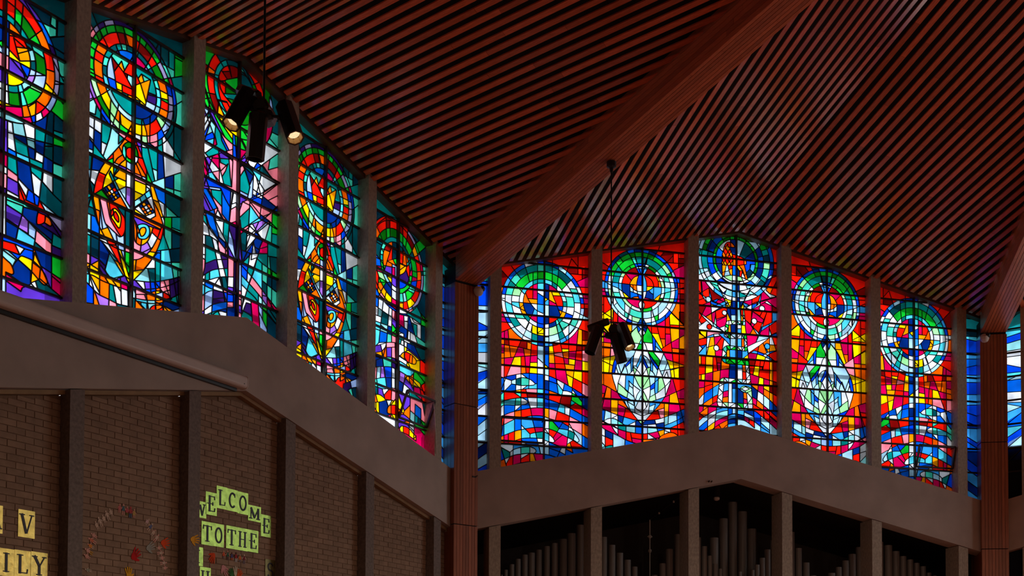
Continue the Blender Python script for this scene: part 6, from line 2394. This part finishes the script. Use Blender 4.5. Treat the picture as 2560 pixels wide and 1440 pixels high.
for bi,L in bays.items():
    L.sort()
    for j,(u,zt,r,dp) in enumerate(L):
        me=MB().lathe((u,dp,3.0),[(r*.35,0),(r*.9,.25),(r,.3),(r,zt-3.0),(r*.9,zt-3.0),(r*.9,zt-3.3)],20).mesh('organ_pipe',M['pipe'])
        o=put('organ_pipe',me,mw=mw,smooth=False)
        tall=max(L,key=lambda q:q[1]) is L[j]
        tag(o,('grey organ pipe %s, tallest there'%bayn[bi]) if tall else ('grey organ pipe %s, %s from the left there'%(bayn[bi],cnt[j])),'organ pipe','grey organ pipes behind the right wall')
        if j%3==1:
            put('tuning_flap',MB().box(u-r*.25,u+r*.25,dp-r*1.02,dp-r*.9,zt-.28,zt-.06).mesh('tuning_flap',M['pipe']),o)
r_=tag(put('lamp_pole',MB().tube([(-1.12,1.6,4.2),(-1.12,1.6,5.45)],.011,8).mesh('lamp_pole',M['white']),mw=mw),'thin pale pole with small fittings standing among the organ pipes','pole')
for z in(5.13,4.86): put('pole_clamp',MB().lathe((-1.12,1.6,z),[(.02,-.03),(.032,-.01),(.032,.02),(.02,.03)],10).mesh('pole_clamp',M['white']),r_)
put('cross_arm',MB().tube([(-1.17,1.6,5.13),(-1.07,1.6,5.13)],.008,6).mesh('cross_arm',M['white']),r_)
c_=tag(put('conduit',MB().tube([(-1.12,1.58,5.45),(-1.05,1.3,5.53),(-.88,1.0,5.70),(-.7,.7,5.86)],.007,6).mesh('conduit',M['steel']),mw=mw),'thin conduit with two clips under the chamber roof','conduit')
for p in((-1.05,1.3,5.53),(-.88,1.0,5.70)): put('clip',MB().lathe(p,[(.012,-.02),(.02,0),(.012,.02)],8).mesh('clip',M['white']),c_)
s_=tag(put('smoke_detector',MB().lathe((.06,1.2,5.83),[(.02,-.03),(.05,-.015),(.058,.02),(.05,.035)],16).mesh('smoke_detector',M['white']),mw=mw),'small white smoke detector under the organ chamber roof','detector')
put('detector_base',MB().lathe((.06,1.2,5.865),[(.06,0),(.06,.3)],16).mesh('detector_base',M['chamber']),s_)
# ------------------------------------------------------------------ projection screen case on the left band
mw=WM['C']
def rbox(x0,x1,yc,zc,hy,hz,r,mb,n=4):
    ring=[]
    for cx,cz,a0 in((hy-r,hz-r,0),(-hy+r,hz-r,90),(-hy+r,-hz+r,180),(hy-r,-hz+r,270)):
        for i in range(n+1):
            a=math.radians(a0+90*i/n); ring.append((yc+cx+r*math.cos(a),zc+cz+r*math.sin(a)))
    return mb.prism([(x0,y,z) for y,z in ring],[(x1,y,z) for y,z in ring])
root=put('projection_screen',rbox(-3.95,-.14,-.085,6.03,.075,.083,.045,MB()).mesh('projection_screen',M['screen']),mw=mw); tag(root,'long white roller screen case fixed on the left concrete band','screen')
put('end_cap',rbox(-.14,-.125,-.085,6.03,.078,.086,.046,MB()).mesh('end_cap',M['screen']),root)
put('screen_roll',MB().box(-3.9,-.22,-.05,0,5.905,5.95).mesh('screen_roll',M['black']),root)
put('fixing_screw',MB().lathe((-.2,-.158,5.995),[(.007,0),(.007,.006)],8,Vector((0,-1,0))).mesh('fixing_screw',M['black']),root)
# ------------------------------------------------------------------ letter cards, paper hands, doll chains
YC=.153
def stroke(mb,p,w,y0,y1):
    P=[Vector(q) for q in p]
    for a,b in zip(P,P[1:]):
        d=(b-a); l=d.length
        if l<1e-6: continue
        d/=l; n=Vector((-d.y,d.x))*w/2; a2=a-d*w*.15; b2=b+d*w*.15
        mb.extr([tuple(a2-n),tuple(b2-n),tuple(b2+n),tuple(a2+n)],y0,y1)
def arc(cx,cz,rx,rz,a0,a1,n=14): return [(cx+rx*math.cos(math.radians(a0+(a1-a0)*i/n)),cz+rz*math.sin(math.radians(a0+(a1-a0)*i/n))) for i in range(n+1)]
TK,TN,SF=.2,.09,.07
def sf(x,z,w): return ([(x-w/2,z),(x+w/2,z)],SF)
GL={'V':[([(.12,1),(.48,0)],TK),([(.9,1),(.52,0)],TN),sf(.14,.98,.4),sf(.88,.98,.34)],
'I':[([(.5,0),(.5,1)],TK),sf(.5,.02,.46),sf(.5,.98,.46)],
'L':[([(.3,0),(.3,1)],TK),([(.3,.03),(.88,.03)],SF),([(.86,.03),(.9,.24)],TN),sf(.3,.98,.46)],
'Y':[([(.12,1),(.5,.5),(.5,0)],TK),([(.9,1),(.54,.5)],TN),sf(.14,.98,.4),sf(.88,.98,.3),sf(.5,.02,.42)],
'W':[([(.05,1),(.28,0)],TK*.8),([(.28,0),(.5,.9)],TN),([(.5,.9),(.72,0)],TK*.8),([(.72,0),(.95,1)],TN),sf(.08,.98,.3),sf(.92,.98,.24)],
'A':[([(.1,0),(.5,1)],TN),([(.5,1),(.9,0)],TK),([(.25,.33),(.75,.33)],SF),sf(.1,.02,.3),sf(.9,.02,.36)],
'E':[([(.3,0),(.3,1)],TK),([(.2,.97),(.86,.97)],SF),([(.2,.03),(.88,.03)],SF),([(.05,.5),(.68,.5)],SF),([(.84,1),(.87,.78)],TN),([(.86,.02),(.9,.24)],TN),([(.66,.6),(.66,.4)],TN)],
'C':[(arc(.52,.5,.36,.47,50,310,20),TK*.8),([(.78,.95),(.8,.72)],TN)],
'O':[(arc(.5,.5,.36,.46,0,360,24),TK*.8)],
'M':[([(.14,0),(.14,1)],TN),([(.14,1),(.5,.1)],TK*.9),([(.5,.1),(.86,1)],TN),([(.86,1),(.86,0)],TK*.9),sf(.12,.02,.3),sf(.86,.02,.34)],
'T':[([(.5,0),(.5,1)],TK),([(.06,.97),(.94,.97)],SF),([(.08,1),(.05,.76)],TN),([(.92,1),(.95,.76)],TN),sf(.5,.02,.42)],
'H':[([(.2,0),(.2,1)],TK*.9),([(.8,0),(.8,1)],TK*.9),([(.2,.5),(.8,.5)],SF),sf(.2,.02,.36),sf(.8,.02,.36),sf(.2,.98,.36),sf(.8,.98,.36)],
'S':[(arc(.5,.74,.3,.24,20,270,14)+arc(.5,.26,.32,.24,90,-160,14),TK*.7)]}
CARDS=[('V',-3.337,3.908,.213,.3,'foil','gold foil card with dark letter V on the left bricks'),('A',-3.73,3.909,.2,.3,'foil','gold foil card at the left picture edge, left of letter V'),
('I',-3.578,3.457,.2,.297,'foil','gold foil card with letter I on the bottom left bricks'),('L',-3.376,3.462,.205,.297,'foil','gold foil card with letter L between letters I and Y'),('Y',-3.166,3.468,.217,.3,'foil','gold foil card with letter Y beside the dark post'),
('W',-.752,4.42,.215,.21,'foil2','gold card with painted green reflection and letter W half hidden by a post'),('E',-.549,4.565,.2,.295,'foil2','gold card with painted green reflection and letter E, second of the word welcome'),('L',-.357,4.672,.19,.292,'foil2','gold card with painted green reflection and letter L between E and C'),('C',-.166,4.667,.195,.288,'foil2','gold card with painted green reflection and letter C at the top of welcome'),('O',.03,4.661,.2,.292,'foil2','gold card with painted green reflection and letter O between C and M'),('M',.232,4.515,.248,.21,'foil2','gold card with painted green reflection and letter M near the end of welcome'),('E',.482,4.424,.2,.297,'foil2','gold card with painted green reflection and letter E, last of welcome'),
('T',-.616,4.174,.207,.3,'foil2','gold card with painted green reflection and letter T starting the word to'),('O',-.408,4.176,.192,.298,'foil2','gold card with painted green reflection and letter O ending the word to'),('T',-.174,4.181,.203,.3,'foil2','gold card with painted green reflection and letter T starting the word the'),('H',.03,4.182,.2,.3,'foil2','gold card with painted green reflection and letter H in the word the'),('E',.231,4.183,.203,.296,'foil2','gold card with painted green reflection and letter E ending the word the'),
('I',-.768,3.831,.185,.24,'foil2','foil card sliver with painted green reflection beside the post under the word to'),('H',-.637,3.585,.193,.29,'foil2','foil card with painted green reflection at bottom with letter tops showing'),('S',.578,3.826,.204,.293,'foil3','dark brown card with letter S near the third brick post')]
for ch,u,z,w,h,fm,lab in CARDS:
    me=MB().extr([(u,z-h),(u+w,z-h),(u+w,z),(u,z)],YC-.002,YC+.003).mesh('letter_card',M[fm]); o=put('letter_card',me,mw=mw); tag(o,lab,'letter card','foil letter cards on the brick wall')
    mb=MB(); lw,lh=w*.78,h*.68
    for i,(p,t) in enumerate(GL[ch]): stroke(mb,[(u+w*.11+x*lw,z-h*.84+y*lh) for x,y in p],t*lw,YC-.006-.0003*i,YC-.001)
    put('letter',mb.mesh('letter',M['ink']),o)
def hand(u,z,rot,c,lab,sz=.13,y=YC,flip=1):
    mb=MB(); ca,sa=math.cos(rot),math.sin(rot)
    tr=lambda x,zz:(u+(x*ca*flip-zz*sa)*sz,z+(x*sa*flip+zz*ca)*sz)
    mb.extr([tr(.30*math.cos(a*math.pi/7)*(1 if math.sin(a*math.pi/7)>0 else .85),.34*math.sin(a*math.pi/7)-.1) for a in range(14)][::int(1)],y-.003,y+.001)
    for x0,x1,L,w in((-.24,-.42,.52,.13),(-.09,-.15,.66,.14),(.06,.1,.66,.14),(.2,.33,.55,.13)):
        a=(x0,.05);b=(x1,L)
        dx,dz=b[0]-a[0],b[1]-a[1]; l=math.hypot(dx,dz); nx,nz=-dz/l*w/2,dx/l*w/2
        mb.extr([tr(a[0]-nx,a[1]-nz),tr(b[0]-nx*.8,b[1]-nz*.8),tr(b[0]+dx/l*.05,b[1]+dz/l*.05),tr(b[0]+nx*.8,b[1]+nz*.8),tr(a[0]+nx,a[1]+nz)],y-.003,y+.001)
    mb.extr([tr(.16,-.25),tr(.3,-.3),tr(.58,.0),tr(.6,.1),tr(.5,.1),tr(.2,-.02)],y-.003,y+.001)
    tag(put('paper_hand',mb.mesh('paper_hand',flat(c)),mw=mw),lab,'paper hand','paper hands on the brick wall')
pi=math.pi
hand(-1.705,3.595,-.75,(200,20,20),'red paper hand in the circle of doll chains',.15)
hand(-1.475,3.72,-1.1,(160,160,150),'grey paper hand right of the red hand',.13)
hand(-1.24,3.81,-1.35,(235,80,20),'orange paper hand above the grey hand',.13)
hand(-1.79,3.36,.05,(240,180,30),'yellow paper hand at the bottom of the doll circle',.13)
hand(-.895,3.884,-1.45,(235,170,40),'yellow paper hand stuck on the dark post',.135,-.0)
hand(-.41,3.735,2.7,(225,75,20),'orange paper hand left of the six doll chain',.13)
hand(-.2,3.6,-2.35,(215,150,150),'pink paper hand under the letter T',.14)
hand(-.065,3.545,.5,(60,120,60),'green paper hand beside the pink hand',.12,YC-.006)
hand(.0,3.575,-.1,(215,205,180),'cream paper hand between the green and orange hands',.12,YC-.012)
hand(.055,3.545,-.5,(230,90,25),'orange paper hand at the bottom right of the cream hand',.12,YC-.018)
def doll(root,u,z,rot,h,c1,c2,c3,girl):
    ca,sa=math.cos(rot),math.sin(rot); mb=MB()
    tr=lambda x,zz:(u+(x*ca-zz*sa)*h,z+(x*sa+zz*ca)*h)
    y0,y1=YC-.0025,YC+.001
    def st(p,w,m):
        for a,b in zip(p,p[1:]):
            dx,dz=b[0]-a[0],b[1]-a[1]; l=math.hypot(dx,dz); nx,nz=-dz/l*w/2,dx/l*w/2
            m.extr([tr(a[0]-nx,a[1]-nz),tr(b[0]-nx,b[1]-nz),tr(b[0]+nx,b[1]+nz),tr(a[0]+nx,a[1]+nz)],y0,y1)
    mb.extr([tr(.1*math.cos(k*pi/4),.4+.11*math.sin(k*pi/4)) for k in range(8)],y0,y1)
    st([(-.1,.22),(-.3,-.02)],.085,mb); st([(.1,.22),(.3,-.02)],.085,mb)
    d=put('doll',mb.mesh('doll',flat(c3)),root)
    m2=MB(); m2.extr([tr(-.11,.28),tr(-.15,-.12) if not girl else tr(-.22,-.2),tr(.15,-.12) if not girl else tr(.22,-.2),tr(.11,.28)],y0-.0006,y1); put('doll_top',m2.mesh('doll_top',flat(c1)),d)
    m3=MB(); st([(-.08,-.1),(-.1,-.5)],.1,m3); st([(.08,-.1),(.1,-.5)],.1,m3); put('doll_legs',m3.mesh('doll_legs',flat(c2)),d)
CR=(205,180,160); PK=(215,160,145)
def chain(pts,h,rot,cols,lab):
    root=tag(put('paper_doll_chain',None,mw=mw),lab,'paper dolls','paper doll chains on the brick wall')
    for i,(u,z) in enumerate(pts):
        c=cols[i%len(cols)]; doll(root,u,z,rot,h*(1.0 if i%2 else .8),c[0],c[1],c[2],i%2==0)
def ln(a,b,n): return [(a[0]+(b[0]-a[0])*i/(n-1),a[1]+(b[1]-a[1])*i/(n-1)) for i in range(n)]
W3=[(CR,CR,CR)]; P3=[(PK,CR,PK),(CR,PK,PK)]
chain(ln((-2.28,3.88),(-2.075,4.06),5),.125,.5,W3,'cream paper doll chain at upper left of the circle')
chain(ln((-1.945,4.13),(-1.725,4.10),5),.135,-.05,[((200,110,110),PK,PK),((70,110,120),PK,PK),((190,80,90),(110,110,40),PK),((180,70,70),(80,110,140),(190,80,80)),((190,160,90),PK,PK)],'coloured paper doll chain at the top of the circle')
chain(ln((-1.52,4.03),(-1.37,3.85),4),.13,-.7,[((205,170,170),CR,CR),((95,105,145),CR,CR),(CR,CR,PK),(CR,PK,PK)],'pale paper doll chain at upper right with one blue doll')
chain(ln((-2.315,3.755),(-2.41,3.50),5),.125,1.15,[(PK,PK,PK),((215,120,90),PK,PK),((225,140,50),CR,PK),(PK,(200,150,50),PK)],'pink and orange paper doll chain at left beside the post')
chain(ln((-1.325,3.735),(-1.225,3.5),5),.115,-1.35,P3,'pink paper doll chain below the orange hand')
chain(ln((-2.39,3.345),(-2.43,3.24),2),.12,1.45,[((150,150,130),CR,CR),(PK,PK,PK)],'grey and pink paper doll chain at bottom left of the circle')
KID=[((215,90,50),(150,130,130),PK),((50,110,90),(120,90,90),PK),((80,80,130),(200,90,40),(110,60,50)),((170,50,50),(190,190,190),(90,50,45)),((220,110,40),(140,130,140),CR),((130,40,50),(130,120,130),CR)]
chain(ln((-.215,3.79),(.165,3.775),6),.13,0,KID,'row of six coloured paper children under the word the')
# ------------------------------------------------------------------ hanging spotlight clusters
def bulbmat():
    m,nt,b=nodes('lamp_glow'); b.inputs['Base Color'].default_value=(.9,.7,.45,1); b.inputs['Emission Color'].default_value=(1,.72,.4,1); b.inputs['Emission Strength'].default_value=1.25
    tc=nt.nodes.new('ShaderNodeTexCoord'); vo=nt.nodes.new('ShaderNodeTexVoronoi'); vo.inputs['Scale'].default_value=140; nt.links.new(tc.outputs['Object'],vo.inputs['Vector'])
    mr=nt.nodes.new('ShaderNodeMapRange'); mr.inputs['To Min'].default_value=1.5; mr.inputs['To Max'].default_value=.7; nt.links.new(vo.outputs['Distance'],mr.inputs['Value']); nt.links.new(mr.outputs[0],b.inputs['Emission Strength'])
    return m
M['glow']=bulbmat()
M['inner']=mat('lamp_reflector',(.35,.22,.1),.35,metal=.6)
def cluster(hub,ztop,heads,lab):
    hub=Vector(hub)
    root=tag(put('spotlight_cluster',None,mw=Matrix.Translation(hub)),lab,'spotlight','hanging spotlight clusters')
    put('rod',MB().tube([(0,0,0),(0,0,ztop-hub.z-.02)],.011,8).mesh('rod',M['black']),root)
    put('ceiling_plate',MB().lathe((0,0,ztop-hub.z-.1),[(.02,-.06),(.03,0),(.07,.02),(.07,.09),(.02,.1)],10).mesh('ceiling_plate',M['black']),root)
    put('hub',MB().lathe((0,0,0),[(.03,-.05),(.09,-.03),(.1,.0),(.09,.02),(.04,.035),(.02,.045)],8).mesh('hub',M['black']),root)
    for c,d,lit in heads:
        c=Vector(c); d=Vector(d).normalized(); L=.40 if lit>=0 else .3; r=.085 if lit>=0 else .055
        body=MB().lathe(c,[(r*.72,-L/2-.02),(r,-L/2),(r,L/2),(r*.9,L/2),(r*.86,L/2-.05),(r*.5,L/2-.08)],8,d)
        h=put('lamp_head',body.mesh('lamp_head',M['gloss']),root)
        put('lamp_ring',MB().lathe(c+d*(L/2-.03),[(r*.93,-.04),(r*.93,.028),(r*.80,.028),(r*.74,-.03)],8,d).mesh('lamp_ring',M['inner'] if lit>0 else M['black']),h)
        if lit>0:
            put('bulb',MB().lathe(c+d*(L/2-.05),[(.001,.012),(r*.45,.01),(r*.68,-.01),(r*.7,-.04)],20,d).mesh('bulb',M['glow']),h,smooth=True)
            l=bpy.data.lights.new('spot_beam','SPOT'); l.energy=lit; l.color=WARM; l.spot_size=1.1; l.shadow_soft_size=.05
            lo=bpy.data.objects.new('spot_beam',l); COL.objects.link(lo); lo.parent=h; lo.location=c+d*(L/2+.03); lo.rotation_euler=d.to_track_quat('-Z','Y').to_euler()
        arm=MB().tube([(0,0,-.01),tuple(c*.55+Vector((0,0,.02))),tuple(c-d*.05)],.014,6)
        put('arm',arm.mesh('arm',M['black']),h)
RT=Vector((.9693,-.2458,0)); FW=Vector((.2458,.9693,0)); UP=Vector((0,0,1))
def hd(x,z,dpt,dx,dz,dd,lit): return (RT*x+UP*z+FW*dpt,RT*dx+UP*dz+FW*dd,lit)
cluster((-8.777,-8.735,7.17),9.75,[hd(-.2,0,-.1,-.33,-.94,-.35,60),hd(-.05,-.235,-.05,-.1,-1,.1,0),hd(.25,-.095,-.05,.33,-.94,-.35,60),hd(-.16,.25,.1,-.65,.5,.6,-1),hd(-.03,.1,.16,0,.2,1,0)],'black cluster of four octagonal spotlights hanging before the teal windows')
cluster((-3.6276,-3.4822,7.18),9.714,[hd(-.25,-.1,-.08,-.32,-.95,-.12,0),hd(.1,-.21,-.05,.26,-.97,.05,0),hd(.2,-.05,-.1,.3,-.95,-.35,60),hd(-.18,.18,.1,-.9,-.25,.3,-1),hd(.06,.1,.15,.1,.15,1,0)],'black cluster of four octagonal spotlights hanging before the red windows')
# ------------------------------------------------------------------ small fittings
for ang,lab in((22.5,'white dome security camera at the top of the middle column'),(-22.5,'white dome security camera at the top of the right column')):
    x=.2 if ang>0 else -.17; zc=8.87
    o=put('dome_camera',MB().lathe((x,Q-.05,zc),[(.001,-.1),(.05,-.085),(.075,-.05),(.085,0),(.06,.05),(.03,.06)],16).mesh('dome_camera',M['white']),mw=bisM(ang)); tag(o,lab,'camera')
    put('lens_ball',MB().lathe((x+.045,Q-.085,zc+.025),[(.001,-.055),(.04,-.035),(.055,0),(.04,.035),(.001,.055)],14).mesh('lens_ball',M['black']),o,smooth=True)
    put('bracket',MB().box(x-.03,x+.03,Q-.04,Q,zc-.02,zc+.06).mesh('bracket',M['white']),o)
tag(put('vent_cable',MB().tube([(3.95,.12,6.88),(4.2,.05,6.9),(4.36,.0,6.85),(4.4,-.006,6.5),(4.42,-.006,6.15),(4.44,-.006,5.99)],.006,6).mesh('vent_cable',M['white']),mw=WM['C']),'thin pale cable from the fish window down its post','cable')
tag(put('wall_hook',MB().box(.12,.2,Q-.02,Q,5.71,5.73).tube([(.17,Q-.015,5.72),(.2,Q-.05,5.74)],.008,6).mesh('wall_hook',M['steel']),mw=bisM(22.5)),'small metal hook on the middle column boards','hook')
tag(put('nail_stud',MB().tube([(-.62,-.002,5.89),(-.62,-.03,5.9)],.014,6).tube([(-.57,-.002,5.89),(-.57,-.03,5.9)],.012,6).mesh('nail_stud',M['steel']),mw=WM['B']),'pair of small studs on the band edge above the organ','stud')
